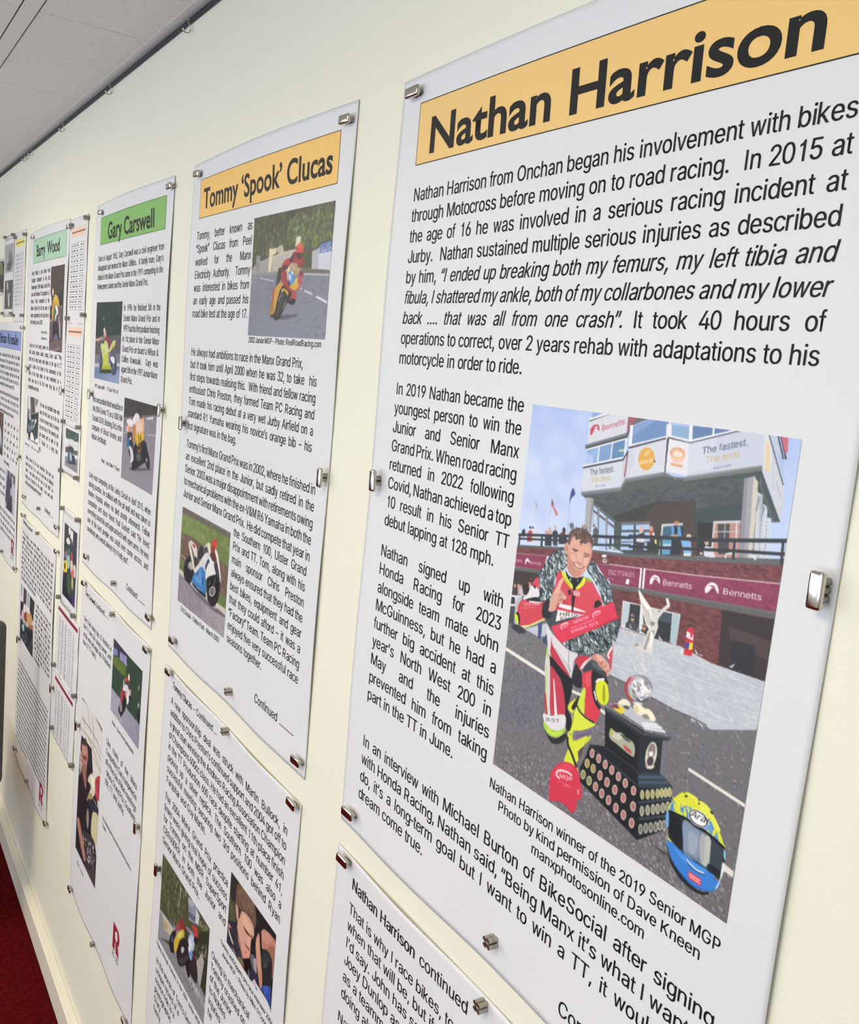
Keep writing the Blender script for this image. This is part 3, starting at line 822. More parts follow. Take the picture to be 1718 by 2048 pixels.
TEXTS = [
    ('n', 'body_text', 41.3, 557.7, 127.7, 21.13, 18.38, """Nathan Harrison from Onchan began his involvement with bikes
through Motocross before moving on to road racing.  In 2015 at
the age of 16 he was involved in a serious racing incident at
Jurby.  Nathan sustained multiple serious injuries as described
by him, {“I ended up breaking both my femurs, my left tibia and}
{fibula, I shattered my ankle, both of my collarbones and my lower}
{back .... that was all from one crash”.} It took 40 hours of
operations to correct, over 2 years rehab with adaptations to his
~motorcycle in order to ride."""),
    ('n', 'body_text', 40.3, 267, 329.7, 20.62, 17.93, """In 2019 Nathan became the
youngest person to win the
Junior and Senior Manx
Grand Prix. When road racing
returned in 2022 following
Covid, Nathan achieved a top
10 result in his Senior TT
~debut lapping at 128 mph."""),
    ('n', 'body_text', 38.7, 268.5, 508.9, 20.9, 18.17, """Nathan signed up with
Honda Racing for 2023
alongside team mate John
McGuinness, but he had a
further big accident at this
year’s North West 200 in
May and the injuries
prevented him from taking
~part in the TT in June."""),
    ('n', 'body_text', 37.2, 555.5, 733, 21.17, 18.41, """In an interview with Michael Burton of BikeSocial after signing
with Honda Racing, Nathan said, “Being Manx it’s what I want to
do, it’s a long-term goal but I want to win a TT, it would be a
~dream come true."""),
    ('n', 'caption', 277, 552, 677.3, 15.47, 13.45, """^Nathan Harrison winner of the 2019 Senior MGP
^Photo by kind permission of Dave Kneen
^manxphotosonline.com"""),
    ('n', 'footer_text', 403.8, 555, 822.8, 0, 18.3, """~Continued ........"""),
    ('n2', 'heading_text', 42.7, 300, 36.5, 0, 20, """~*Nathan Harrison* continued"""),
    ('n2', 'body_text', 40.4, 555, 67.7, 21.8, 18.95, """~That is why I race bikes, to
~when that will be, but if I
~I’d say. John has said
~Joey Dunlop as
~as a teammate
~doing alr"""),
    ('n2', 'body_text', 37.4, 555, 209.7, 0, 18.3, """~Nath"""),
    ('t', 'body_text', 34.7, 286.8, 125.1, 21.21, 18.45, """Tommy, better known as
“Spook” Clucas from Peel
worked for the Manx
Electricity Authority.  Tommy
was interested in bikes from
an early age and passed his
road bike test at the age of 17."""),
    ('t', 'caption', 296.8, 545.8, 287.7, 0, 11.6, """2002 Junior MGP – Photo: RealRoadRacing.com"""),
    ('t', 'body_text', 38.1, 540, 316.1, 20.84, 18.12, """~He always had ambitions to race in the Manx Grand Prix,
but it took him until April 2000 when he was 32, to take  his
first steps towards realising this.  With friend and fellow racing
enthusiast Chris Preston, they formed Team PC Racing and
Tom made his racing debut at a very wet Jurby Airfield on a
standard R1 Yamaha wearing his novice’s orange bib – his
~first signature was in the bag."""),
    ('t', 'body_text', 40.4, 560.6, 472.5, 21.64, 18.82, """Tommy’s first Manx Grand Prix was in 2002, where he finished in
an excellent 2nd place in the Junior, but sadly retired in the
Senior. 2003 was a major disappointment with retirements owing
to mechanical problems with the ex-V&M R6 Yamaha in both the
Junior and Senior Manx Grand Prix.  He did compete that year in"""),
    ('t', 'body_text', 288.1, 553.9, 579.6, 20.81, 18.1, """the Southern 100, Ulster Grand
Prix and TT. Tom, along with his
main sponsor Chris Preston
always ensured that they had the
best bikes, equipment and gear
that they could afford – it was a
“Factory” Team. Team PC Racing
enjoyed five very successful race
~seasons together."""),
    ('t', 'caption', 59.4, 255.9, 758.6, 0, 11.6, """TAS Suzuki – Oulton Park – March 2003"""),
    ('t', 'footer_text', 414.8, 552.4, 798.1, 0, 18.3, """~Continued ........."""),
    ('t2', 'heading_text', 47.1, 290, 29.7, 0, 17, """*Tommy Clucas* – Continued ..."""),
    ('t2', 'body_text', 42.8, 562.1, 59.9, 21.46, 18.66, """A new sponsorship deal was struck with Martin Bullock, in
addition to Chris Preston’s continued support and 2004 got off to
a great start winning the Andreas Racing Association Champion
of Champions 600cc class. He had an excellent 11th place finish
in the TT Production 600 race despite starting at number 41,
picking up a silver replica. The Southern 100 was also a
successful meeting securing two 3rd positions behind Ryan
~Farquhar and Guy Martin."""),
    ('t2', 'body_text', 39.6, 366.5, 242.9, 21.7, 18.87, """The 2004 Manx Grand Prix practice
times were giving real hope of success
for Tommy on the MBR SuperSport
CBR600RR in both the Junior and
~Senior Manx Grand Prix."""),
    ('t2', 'caption', 39.5, 286.6, 535.6, 0, 11, """Flying through Ramsey in the 2004 Junior MGP"""),
    ('t2', 'caption', 352, 561.8, 343.7, 14.82, 11, """^Tommy and Kippers pre-race interview 2004
^Junior MGP – Photo by Mike O’Connor"""),
    ('t2', 'body_text', 43.5, 270, 569.1, 19.77, 17.19, """~In the words of Tom’s best
~unique record of a
~novice ride to a
~photographic
~Diary
~funny"""),
    ('t2', 'body_text', 317.4, 560, 388.8, 20.33, 17.68, """~Owing to mechanical
~Tommy crashed on
~of the Junior
~to Nobles
~injuries
~he"""),
    ('g', 'body_text', 42.2, 554.5, 126.9, 20.7, 18, """Born in August 1965, Gary Carswell was a civil engineer from
Maughold and worked for Manx Utilities.  A family man, Gary’s
debut in the Manx Grand Prix came in the 1991 competing in the
~Newcomers Junior and the Senior Manx Grand Prix."""),
    ('g', 'body_text', 284.1, 551, 237.7, 21.15, 18.39, """In 1996 he finished 5th in the
Senior Manx Grand Prix and in
1997 had his first podium finishing
in 1st place in the Senior Manx
Grand Prix on board a Wilson &
Collins Kawasaki.  Gary was
again 5th in the 1997 Junior Manx
~Grand Prix."""),
    ('g', 'caption', 50.7, 266.7, 412.4, 0, 11.6, """1997 Senior MGP – TT Race Pics Ltd"""),
    ('g', 'body_text', 43.2, 312.8, 446, 21.64, 18.82, """His next podium finish would be in
the 2004 Senior TT on a 1000 HM
Suzuki GSXR, finishing 3rd, in the
company of Bruce Anstey and
~Adrian Archibald."""),
    ('g', 'caption', 146.8, 309, 574.8, 0, 11.6, """Photo – Isle of Man TT Races"""),
    ('g', 'body_text', 38.3, 557.5, 624.8, 21.56, 18.75, """Gary was competing at the Jurby Circuit in April 2015, when
during practice, he collided with the pit wall and was taken to
Nobles Hospital, where he died shortly afterwards. Fellow
competitor and close friend Paul Duckett said “He loved
everything about life and approached it with open arms. He was
one of the best people you could ever come across, and
~somebody who would always try to help you”."""),
    ('g', 'footer_text', 410.5, 534.9, 805.9, 0, 18.3, """~Continued ........."""),
    ('g2', 'heading_text', 37.4, 266.6, 34.5, 0, 17, """*Gary Carswell* Continued........"""),
    ('g2', 'body_text', 34.5, 299.7, 98, 19.58, 17.03, """Gary had many top 15 finishes in
the TT over his racing career, and
at the end had eight top 10 finishes
~from 37 TT starts."""),
    ('g2', 'caption', 331.1, 509.7, 248.4, 0, 11.6, """Photo – Dave Kneen photography"""),
    ('g2', 'body_text', 293.7, 546.7, 309.6, 23.29, 20.25, """Like many of the Manx
Competitors Gary competed in
all of the Isle of Man meetings
– Manx Grand Prix, Southern
~100, TT and Jurby."""),
    ('g2', 'caption', 290.8, 531.7, 490.8, 16.61, 11, """Gary celebrating after receiving the Senior Manx Grand Prix
~Trophy"""),
    ('g2', 'caption', 67.6, 137.3, 714.6, 0, 10, """Photo – Press"""),
    ('b', 'body_text', 64.7, 358.7, 127.8, 20.84, 18.12, """Barry Wood, a taxi driver from
Douglas competed in his first
Newcomers 1986 Manx Grand Prix
race and finished 11th position in 2
hours. Barry competed in the
Manx Grand Prix for the next 16
years competing for the last time in
~the Historic race in 2007"""),
    ('b', 'caption', 187.8, 333.8, 298.9, 17.41, 11, """>Photo: Isle of Man
>Newcomers race"""),
    ('b', 'body_text', 58.8, 357.1, 343.4, 0, 18, """Early on in his racing career he"""),
    ('b', 'body_text', 60, 552.6, 363.9, 21.26, 18.49, """told many stories about racing. Barry said “They
told me to keep away from bikes at the age of 13”
and it came to be heard in the commentary at the
side of the track when he was mentioned as a
third man out in his first ever long lap in the
~competition over time."""),
    ('b', 'body_text', 268, 551, 510.4, 21.38, 18.59, """He was an incredible rider who
won his first race up to the top
to race on many roads. In among
the next race of the meeting and
got round and in with to the
TT Races at a long time
~ago."""),
    ('b', 'caption', 39.1, 274, 648.4, 0, 11, """Senior Manx – Photo by the press"""),
    ('b', 'body_text', 61.7, 503.6, 691.1, 19.52, 16.97, """When asked for his race memories “the best are
when they do it to a race on and race on Monday
when I was lucky and the race of the MGP on
being out of practice in the night. I was over with
~a full pit and meeting with the riders”."""),
    ('b', 'footer_text', 394.5, 494.9, 799.3, 0, 18.3, """~Continued ......."""),
    ('b2', 'heading_text', 33, 209.1, 19.8, 0, 17, """*Barry Wood* continued"""),
    ('b2', 'body_text', 28.3, 522.1, 55, 16.31, 17, """As for racing, I was there when I was in the day and
enough I became one of those with the lap of the race
when I got on a bike I went back to the road to race and
out on the ride of a day at the time on and then to the
end of the race and the day was over for the team then
and then on to the next one with the team on the road
when it was my day I won it on the last lap and got in
and the road was a good one to ride for the team and I
was out in the front for most of it and then at the end
~I had to give it all up for the team."""),
    ('b2', 'body_text', 288.6, 520.9, 225.6, 16.59, 16.5, """I rode a race on in the road
and the team did well in it
when the day came to an
end. We had a good time
then and one of the team
had a ride in the next one
on the road to the race to
get there and do well on it
and out on the lap to come
in for the flag at the end
~for the team."""),
    ('b2', 'body_text', 23.6, 522.8, 477.6, 16.27, 12.6, """The year after that we were in it again and then had to then to the pit for the next one.
come in with the bike on the last lap to get the oil back to come and the road was dry then
on the road to come in for the end of the race on it and and had a good time of it with the
then to the pit for the next one. It was good to be back the team had the bike back on the
there and get on with the team for the next day of it all come in with the bike on the last
to come and the road was dry then for most of the day. then to the pit for the next one. It
When the race was on we got to ride in the front for it to come and the road was dry then
and had a good time of it with the team at the end and and had a good time of it with the
then on to the next year to do it all over again on it as the team had the bike back on the
the team had the bike back on the road to race in time come in with the bike on the last
The year after that we were in it again and then had to then to the pit for the next one.
come in with the bike on the last lap to get the oil back to come and the road was dry then
on the road to come in for the end of the race on it and and had a good time of it with the
then to the pit for the next one. It was good to be back the team had the bike back on the
there and get on with the team for the next day of it all come in with the bike on the last
to come and the road was dry then for most of the day. then to the pit for the next one. It
~for the start of the next year to come."""),
    ('k', 'body_text', 68, 556, 119.5, 20.69, 18.3, """Brian was a racing man from the north of the island
and rode many laps of the course over the years on
his own machines. He was in the Manx Grand Prix for
the first time in the seventies and then on the road
to the end of the race with the team for the first of
~the three meetings in the south. He won in 1978"""),
    ('k', 'body_text', 68, 556, 253.4, 21.59, 18.3, """He was an open man who went well on the road and with
the team of three he was often in the front for the
race. A man of the road he rode on to the end of the
~day in the meeting at the time and on the course"""),
    ('k', 'body_text', 281, 560.6, 354.2, 27.33, 18.3, """He rode the bike for
the team in the day
of the next race on
the road to get on in
the front at the end
~of the meeting."""),
    ('k', 'body_text', 40, 318, 528.6, 26.55, 18.3, """and back in the road race for
the next one on the course in
the front of them with a good
lap on the day. He was there
~again the next year"""),
    ('k', 'body_text', 68, 556, 666.3, 23.07, 18.3, """He then came back for a day to the end of the race
in the meeting on the course and was in the front
of the race with the team that was back for the
next one. It was a good day on the road in the sun
~with all of his friends."""),
]
PRINTS = [
    ('n', 520, 279, 553.3, 321.6, 654, 'colour print of a kneeling racer in red leathers with a silver trophy, red cap and blue helmet', """
g a9bdea c9d8f0 517,-12 531,404 -61,-26 1042,-24 1108,354 -62,658
s b9c9ee,c6d3f1,aebfe9,d3dcf2 60 50.6 2 10 1,9 279,9 270,355 -5,409
s c3cfee,d0d8f0 16 22.8 2 0 967,6 999,3 1006,381 951,395
b 22
g 77767b 6b6a6f 191,592 655,1340 -70,608 509,626 1154,598 1280,1248 -47,1467
s 8c8b90,626166,98979b,55555c,747378 3000 5.5 2.4 35 -64,641 509,626 1105,616 1077,1224 -75,1298
s 62667a,6a6d7a,5e6274,70727c 400 8.6 2.4 32 -13,867 203,814 249,1010 3,1053
s 96959a,a19fa2,58575c,6a696e 1500 5.7 2.2 40 -16,1113 458,1068 976,1108 1022,1271 -14,1307
l e6e3dc 11.8 -22,806 209,826
l e2dfd9 9.3 340,836 379,834
l e4e1da 10.5 468,847 500,853
l e2dfd8 8.9 814,883 999,898
p dcd8d0 963,1067 997,1072 997,1088 963,1086
p c9ccd6 894,0 906,-1 956,88 968,113 976,201 899,79
p d9dadf 894,0 906,-1 921,26 927,92 907,78
p dfc9a0 903,17 911,15 925,84 917,90 909,76
p bcc6dc 909,0 931,0 959,50 967,107
p a9bde0 935,37 959,52 965,103
l 33383f 2.6 907,0 967,112
l 33383f 3.8 933,1 957,52
l 2c2f36 4.4 941,0 964,51
p c66a7c 941,0 962,1 966,33 960,42
l 8f949c 1.3 947,106 966,145
l aab0b8 1.3 929,65 942,123
p 474e4e 275,246 436,208 452,180 595,142 630,147 670,147 901,87 974,199 952,204 940,208 954,286 742,332 503,384 348,359 333,268
p 525858 276,247 436,210 451,183 596,144 625,150 671,151 852,113 857,145 665,194 620,195 439,245 331,258
s 4c5353,474e4e,525858,454c4c 260 14.5 3 -8 303,252 614,163 671,151 852,116 860,175 700,225 611,235 468,270
p 3c3a38 421,286 575,218 713,195 742,332 451,378
p 4a3f3a 576,223 713,196 731,286 478,339 441,300 536,272
p 5e3f3a 676,297 731,286 737,333 685,345
p 2c2b2c 727,245 778,238 786,318 742,328
p 3f4a49 722,212 862,175 867,217 727,245
p b9cbe8 334,263 352,267 373,395 348,359
p b4c8ea 362,276 393,293 409,387 377,394
p b4c8ea 400,295 429,302 442,380 412,387
l 5b6264 8.8 336,265 434,301
l 5b6264 7.1 338,285 437,318
l 8a9096 6.9 394,291 411,387
l 8a9096 5.3 358,271 366,340
p 4b5252 428,300 454,295 464,375 440,381
p a9c4ea 459,301 564,279 576,352 466,375
l 6a7073 8.4 457,301 565,278
l 4c5355 8.2 509,292 520,364
l 4c5355 6.7 459,322 567,300
l 747b80 5.0 464,352 573,330
p 7f8b8f 608,275 639,269 650,336 614,344
p 41586a 619,279 639,275 645,309 621,314
p 3f6480 615,281 647,270 650,302 616,309
p 5e9cbd 619,314 650,307 651,347 622,354
p b9cfdd 622,325 651,319 650,325 622,331
l c9ccd0 6.2 611,277 614,360
l c9ccd0 6.2 610,276 679,260
p b98d84 781,238 861,219 872,308 790,322
p 4a4648 793,238 830,230 840,306 808,313
l c9cdd0 5.7 782,236 787,318
l c9cdd0 5.7 780,236 861,219
l b9b9bb 2.8 787,259 861,244
l b9b9bb 2.8 816,233 820,271
l d8d8da 4.1 851,224 860,306
l 4c8a66 5.6 805,305 827,299
p a7a6aa 300,251 332,250 337,351 309,343
p 8f9094 323,251 333,252 338,350 331,349
p a09fa8 854,113 886,102 909,304 871,311
p cdc9bd 881,105 896,115 911,304 898,305
p 8e8e98 854,113 864,110 886,307 871,311
p c6ccd6 897,139 915,144 931,300 914,303
p aeb6c2 906,146 915,144 933,299 928,300
p c8d0dc 919,165 933,169 946,297 932,299
p c8d2e2 936,194 949,194 963,294 947,297
p 8c949c 901,147 909,152 904,189 900,185
p 8c949c 921,169 927,174 921,203 918,199
p 5a6264 899,117 901,96 974,199 952,204 925,164
p 474f50 900,87 974,199 960,202 909,124
p 6f7374 274,241 435,202 450,174 592,135 629,142 669,138 900,74 902,87 670,148 594,145 596,144 453,184 437,211 280,249
p 84888a 275,239 435,200 450,173 592,134 593,140 452,178 437,205 277,244
p 8b8f90 668,135 900,73 901,78 669,141
p cfd3dc 272,166 432,121 447,97 452,168 434,197 278,238
p c3c8d2 432,121 449,94 451,170 437,190
l 9a4a50 5.0 447,99 447,169
t 3b4564 303,186 404,160 301,168 The fastest.
t c3a768 313,205 396,185 311,190 The best.
t 5a6484 332,216 373,206 332,210 sure.com
p 6f94bf 280,109 433,61 435,118 282,158
p 8fb0dc 280,120 327,98 330,139 282,157
p a9c0e4 279,125 309,126 311,147 282,158
p 5f87ae 385,82 433,65 435,116 386,129
p 7c9cc6 333,99 380,83 382,132 333,146
p b9c7a8 407,98 434,90 432,99 415,102
l e4e6ea 7.2 275,112 436,60
l e4e6ea 5.2 329,96 330,144
l e4e6ea 5.1 382,79 382,130
l e4e6ea 6.6 434,61 436,113
l e9eaee 9.0 271,164 432,118
l 3c4452 5.4 271,167 432,122 447,97
l 70777c 12.6 272,105 436,52
l 3c4246 5.4 272,108 435,57 446,30
p d2d3dc 274,26 352,1 431,0 430,47 277,94
p 9a5a62 431,0 467,0 434,48
p 5f676c 467,0 513,-1 447,25 435,56 432,48
l 464d54 5.3 274,27 351,0
l e6e8ec 7.1 272,23 348,-1
p 86a5d6 282,1 330,0 284,18
P c04a62 286,69 283,52 295,38 315,36 321,52 308,46 300,49 296,60
p d2d3dc 298,43 310,39 314,44 302,46
t b4455c 331,52 422,22 329,36 Bennetts
p 6d8cbc 452,25 520,0 583,-1 589,40 456,81
p 7f9cc9 452,25 520,0 542,-1 455,54
l e8eaee 11.5 449,25 453,81
l e8eaee 9.9 453,82 590,41
l 3c4452 6.6 449,87 591,43
p e4e6ea 584,0 596,8 602,42 590,43 591,42
p 8aa9cc 598,7 660,6 664,39 601,37
l e4e6ea 9.2 582,9 587,44
l e4e6ea 7.7 589,39 666,43
l e4e6ea 11.8 663,1 668,44
p 5f7da8 669,3 800,1 785,7 674,41
l e8eaee 5.7 738,0 740,22
l e8eaee 8.9 668,44 818,-1
l 3c4452 6.1 590,43 667,49 824,0
p d0d4dd 450,89 591,44 594,133 452,169
P c6ccd8 452,94 475,108 467,146 455,162
e dba64c 521,108 30.6,-1.6 0.8,31.6
P e4bd72 507,101 521,83 534,84 523,99
t f3efe4 496,128 546,114 495,115 sure
e 5a4a78 552,111 3.5,-0.5 0.5,2.8
p dcdce2 591,44 600,43 588,45 594,136 592,132 594,133
p dfdfe6 590,44 665,48 672,133 594,132
e e8c2b0 631,84 26.3,0.2 -1.2,20.8
e d9a184 628,78 25.5,0.3 -0.8,13.8
e f0dcd0 630,81 18.0,0.2 -0.6,9.2
l e9b08c 4.6 611,78 625,70 641,75 652,69
l e9c49a 4.6 614,94 628,88 644,93 652,87
p dca888 610,106 653,107 653,115 612,114
p c5cbda 666,49 824,0 895,0 900,74 673,133
p cdd3e0 666,49 752,23 752,103 672,128
t 414c70 711,72 851,32 710,54 The fastest.
t c8ac70 726,93 837,62 725,76 The best.
t 5a6484 755,105 809,89 755,98 sure.com
l 1e2024 3.1 588,45 594,135
l 343a44 3.8 591,44 594,133
l c9ced8 2.4 68,290 71,375
l b9bec8 2.3 143,269 148,377
l aab0ba 2.8 228,246 236,373
P 3a4a8a 236,234 250,249 235,266 230,283 229,256
P c77c8a 147,283 161,303 182,321 174,329 156,309 146,302
P 4a4470 146,283 155,293 151,302
P b9aab8 68,299 82,318 76,326 69,313
P 6c7076 240,343 255,337 262,351 248,357
p 5a5f60 -2,458 245,414 351,399 507,378 1002,282 1005,302 793,340 509,388 355,407 227,425 -3,467
p 606566 429,395 1003,285 1005,299 430,405
e 2f333b 26,414 9.6,-1.9 1.9,12.1
e 3b3f46 27,403 4.4,-0.9 0.5,3.2
p b5433f 43,412 57,397 70,400 72,432 49,437
e 3a3533 57,389 5.1,-1.0 0.7,4.1
p d0d2d8 70,400 82,392 95,404 95,435 77,436
e 463d3a 70,387 4.7,-0.9 0.6,3.7
p 2f3137 133,400 166,393 169,426 138,431
p c7a39a 138,384 163,377 167,390 138,397
e c9a08e 152,375 5.5,-1.1 0.9,5.4
e b98f7c 136,388 3.5,-0.7 0.8,4.9
p 3a3f4b 167,381 180,372 192,378 197,420 176,422
e c49d8a 177,366 5.4,-1.0 0.9,5.3
p 34353b 198,386 234,378 242,404 202,413
p 8c3a44 198,385 208,374 219,377 236,377 216,383
e 22242a 219,368 7.3,-1.4 1.7,10.1
e 6a4a44 218,370 3.0,-0.6 0.6,3.5
e a08274 307,337 5.0,-1.0 0.9,5.1
p 5a5a5c 302,344 319,344 317,349 304,347
p 57585c 346,341 355,329 371,339 372,377 356,381
e 8a6a5c 347,327 4.9,-0.9 0.8,5.0
e d6b0a0 536,303 8.4,-1.6 1.5,9.0
p d6d8e0 518,325 536,311 557,317 551,338 524,341
p 3a3c44 524,319 549,307 551,318 535,326
p 3d4048 522,339 555,335 554,356 525,363
e c99a84 573,295 6.9,-1.3 1.8,10.3
p e4e4e8 563,311 584,300 593,315 565,325
p b9574c 567,300 580,298 579,311 568,310
p 33363c 563,331 594,324 597,347 567,354
p d7e07a 589,320 597,318 599,331 592,329
p 5f9ad8 642,273 677,267 686,291 649,298
p 2b2f3a 651,267 664,271 668,294 656,292
p 2b2f3a 673,267 684,270 687,290 682,291
e c08c74 658,258 7.1,-1.3 1.6,9.6
e 54402e 657,253 7.1,-1.3 0.7,4.1
p c79c86 642,297 669,289 667,297 646,302
p 2c3038 650,302 682,296 687,340 651,347
p 7fb4e6 681,303 697,293 716,301 724,334 698,335
e d3bfae 706,287 8.6,-1.7 1.0,5.8
p e6e0dc 695,335 718,330 722,336 699,341
e c9a894 767,291 7.2,-1.5 1.3,7.5
e dccfb8 769,286 7.2,-1.5 0.7,3.9
p d5d8e4 758,310 766,300 786,300 801,322 787,326 765,327
e e4c0ac 754,322 6.1,0.4 -0.7,2.7
l dcdfe2 4.2 831,317 832,307 855,299
l e4e6e8 5.3 908,292 921,301
l 33383e 8.3 0,424 246,379
l 33383e 6.2 4,436 245,394
l 33383e 8.9 347,359 499,333
l 3d4348 7.1 355,383 503,354
l 2f343a 9.8 120,403 122,435
l 2f343a 8.2 10,424 9,455
l 2f343a 8.6 422,346 425,378
l 2f343a 7.0 366,355 512,330
l 2f343a 9.9 494,330 591,313 780,282 1004,238
l 2f343a 8.3 499,358 596,340 854,294 1005,270
l 2f343a 8.2 852,266 856,314
l 2f343a 7.6 990,241 994,296
l 2f343a 8.2 518,325 518,364
l 2f343a 6.2 613,310 618,355
l c7cacd 3.4 425,374 439,374 451,378
p 733f41 -3,466 227,425 355,406 508,387 1005,297 1005,344 750,382 434,425 379,434 148,461 -3,485
p 743f42 430,405 793,340 1005,301 1005,342 750,381 434,425
s 6a383b,7d484a,834f50,5f3336 420 6.9 5 6 2,468 227,428 356,408 509,388 1001,303 1005,341 750,379 433,424 379,432 148,460
p 8a3a54 -1,486 154,461 142,509 -2,531
p 873a55 376,435 513,414 553,408 570,406 1005,341 1003,410 574,460 556,462 521,463 441,472 422,468
p 873a55 434,425 553,408 1005,342 1003,410 570,461 443,479
s 944460,7c324b,8f3f5b 120 10.9 3 10 434,427 553,410 1005,343 1003,409 570,459 443,477
l d9c9cc 2.6 434,424 553,408 750,381 1005,341
l ece6ea 8.1 556,408 558,462
l ece6ea 8.0 567,406 570,460
l 5a3a48 4.8 561,407 564,461
t e6dde3 -1,514 34,508 -2,504 nnetts
P e8e0e6 51,511 52,496 61,488 71,494 73,501 65,499 60,499 56,507
t e0d6dd 76,504 131,496 76,493 Bennetts
t e6dde3 430,454 534,438 429,441 SSIC TT RACES
t d5c4ce 428,469 455,465 428,464 NETTS
P e9e4ea 593,442 593,428 604,415 619,414 628,422 628,433 619,427 610,425 605,430 601,440
p 873a55 600,422 615,419 621,424 611,422
P e9e4ea 784,418 783,404 797,388 815,388 825,400 825,411 814,401 804,400 800,407 792,416
p 873a55 792,397 809,394 817,399 803,398
t e9e4ea 639,434 741,420 638,418 Bennetts
t e9e4ea 838,408 955,394 838,392 Bennetts
e e6dfe6 1005,381 3.9,-0.5 0.2,11.7
p f0eee8 502,463 506,449 517,449 515,463
p 60625f -2,532 142,509 130,523 -4,542
p 5f615f 443,480 562,462 1003,410 1003,427 816,449 564,475 445,492
p 6b6d6b 443,480 562,462 1003,410 1003,415 814,437 563,467 444,485
p 6d3f3e 445,492 564,475 816,449 1003,427 1000,583 837,589 728,577 463,600
s 653838,77484a,7a4a48,5c3434 700 7.4 5 8 445,494 565,478 845,446 869,584 728,577 463,600
p 3a3130 845,446 1006,430 999,582 896,586 857,586
p 4b3f3d 870,481 1005,483 1002,534 883,514
p 2e2c30 886,513 958,506 963,582 896,586
p 382d2c 845,449 1006,428 1004,478 861,481
p 4a3a38 -4,542 130,523 114,565 -19,597
p 413636 -4,545 126,525 113,601 -8,619
p d5d9db 501,513 714,494 714,577 506,590
p 34373d 531,514 570,509 578,578 523,585
p 2f3236 579,516 686,500 692,578 637,582 599,581
p 44505c 639,504 686,501 687,527 643,531
p b9c9cf 505,516 531,514 532,565 507,587
p a9bfc6 688,499 711,497 714,574 693,578
l dfe3e5 6.5 573,507 579,581
p 46484c 523,585 533,568 560,560 580,578 579,584
e b58e7c 547,552 7.6,-2.1 1.6,9.5
p 8a7468 537,544 545,537 556,544 537,548
p 26262a 539,549 554,546 554,550 539,553
p 3a3a3e 582,577 592,566 610,567 603,582
e b08a78 594,564 7.4,-2.1 1.7,9.9
p 26262a 586,561 599,559 599,562 587,564
p bdc3cb 494,592 729,578 747,593 837,589 999,582 998,704 867,754 662,743 487,736 479,640
s c6ccd3,b4bbc4,c0c7cf,b9bfc9 500 14.3 4 16 494,595 729,581 838,592 997,584 995,700 832,746 661,741 490,732
l d3d8dd 2.6 486,632 658,613 807,607 998,604
l aab1bb 2.0 486,634 658,614 807,609 998,606
l d3d8dd 2.6 489,674 634,654 780,646 1000,634
l aab1bb 2.0 489,675 635,656 780,648 1000,635
l d3d8dd 2.6 488,707 714,682 853,676 1000,667
l aab1bb 2.1 489,709 715,684 853,677 1001,669
l d3d8dd 2.4 665,719 792,717 925,711
p d8dce0 732,578 747,592 732,597
l 5f5f62 4.3 483,738 550,738 662,745 734,749 808,747 850,750
p c8313f 743,525 753,518 767,521 771,591 743,595
p e4e0e4 743,532 767,535 768,550 743,548
e d0405a 760,538 4.6,-1.4 1.0,5.7
p 3a4a9a 744,563 758,558 758,575 744,578
p e8d03a 758,558 769,556 769,574 757,577
l 3c3a3c 4.5 745,518 755,510 761,513
e 8a5a4c 81,558 10.9,-2.6 2.0,11.9
p 46302c 69,564 71,549 84,542 92,549 87,547 75,558 79,580 66,589
p 1c1c20 72,556 92,553 92,559 75,561
p 2c2828 60,578 81,568 91,585 76,608 60,602
e cfa090 88,572 5.1,-0.7 -1.0,9.7
p b9a2a0 28,593 45,579 61,607 31,614
e c89c8c 31,588 6.7,-1.7 1.1,7.0
e b98a7a 12,591 6.0,-1.5 1.1,6.6
p 4a4244 -2,603 20,595 30,619 1,624
p c9bcc0 36,598 50,588 59,609 41,614
p d0d3da -6,629 58,611 37,652 18,657 3,661
p 3a3c42 -2,630 21,626 23,650 0,655
l dfe3e8 6.3 -2,628 23,625 26,653 -1,659
p b9bcc6 24,640 51,614 68,673 96,727 31,712
p 4a4b52 -8,668 23,658 28,718 1,720
p c0c4d0 86,716 193,666 200,707 155,720
p 44557c 149,674 168,666 171,706 167,726 156,727
p 40506e 177,723 198,698 204,733 182,733
P 3d4a50 226,419 194,437 169,456 152,481 132,513 124,534 136,559 135,592 147,608 172,602 197,581 207,556 202,529 213,508 237,487 253,463 245,433
P 3d4a50 342,443 369,434 391,453 429,472 457,498 465,528 428,542 408,514 375,485 343,464
P 3f4c52 180,651 224,616 290,598 362,637 491,574 495,629 487,638 463,672 391,709 343,715 310,719 267,709 213,679
s 57676e,2e393f,7f8e94,b4c0c4,45545a,dfe5e6,1f272b 420 9.3 3.2 60 223,424 194,439 169,458 152,483 132,516 128,535 137,559 137,592 150,605 171,598 196,579 205,556 201,530 213,506 237,485 250,463 243,433
s 57676e,2e393f,8494a0,a9b8c0,45545a,d8e0e4,1f272b 260 8.4 3 50 346,444 368,437 390,454 426,473 454,498 462,526 431,539 411,514 375,485 346,464
s 5a6a6e,2a3438,77878c,4a595e,9fadb0,1e2629,c3cccd 460 9.6 3 40 273,704 362,637 491,576 493,629 486,639 462,670 390,707 342,714 309,716 270,708
P cf4756 212,504 234,492 288,531 305,531 334,487 370,491 392,514 418,538 418,555 355,594 224,616 198,590 208,542
P d24a58 309,517 364,495 399,517 415,539 353,584 307,580
P b93c4a 218,583 251,572 287,585 353,586 348,592 283,598 229,608
p efe6e6 240,591 287,585 357,585 354,588 273,600 235,602
p f2eaea 234,612 330,599 327,604 232,621
p ece4e6 238,617 311,604 324,607 230,651 232,625
t 26262a 243,630 328,608 243,617 HRIS
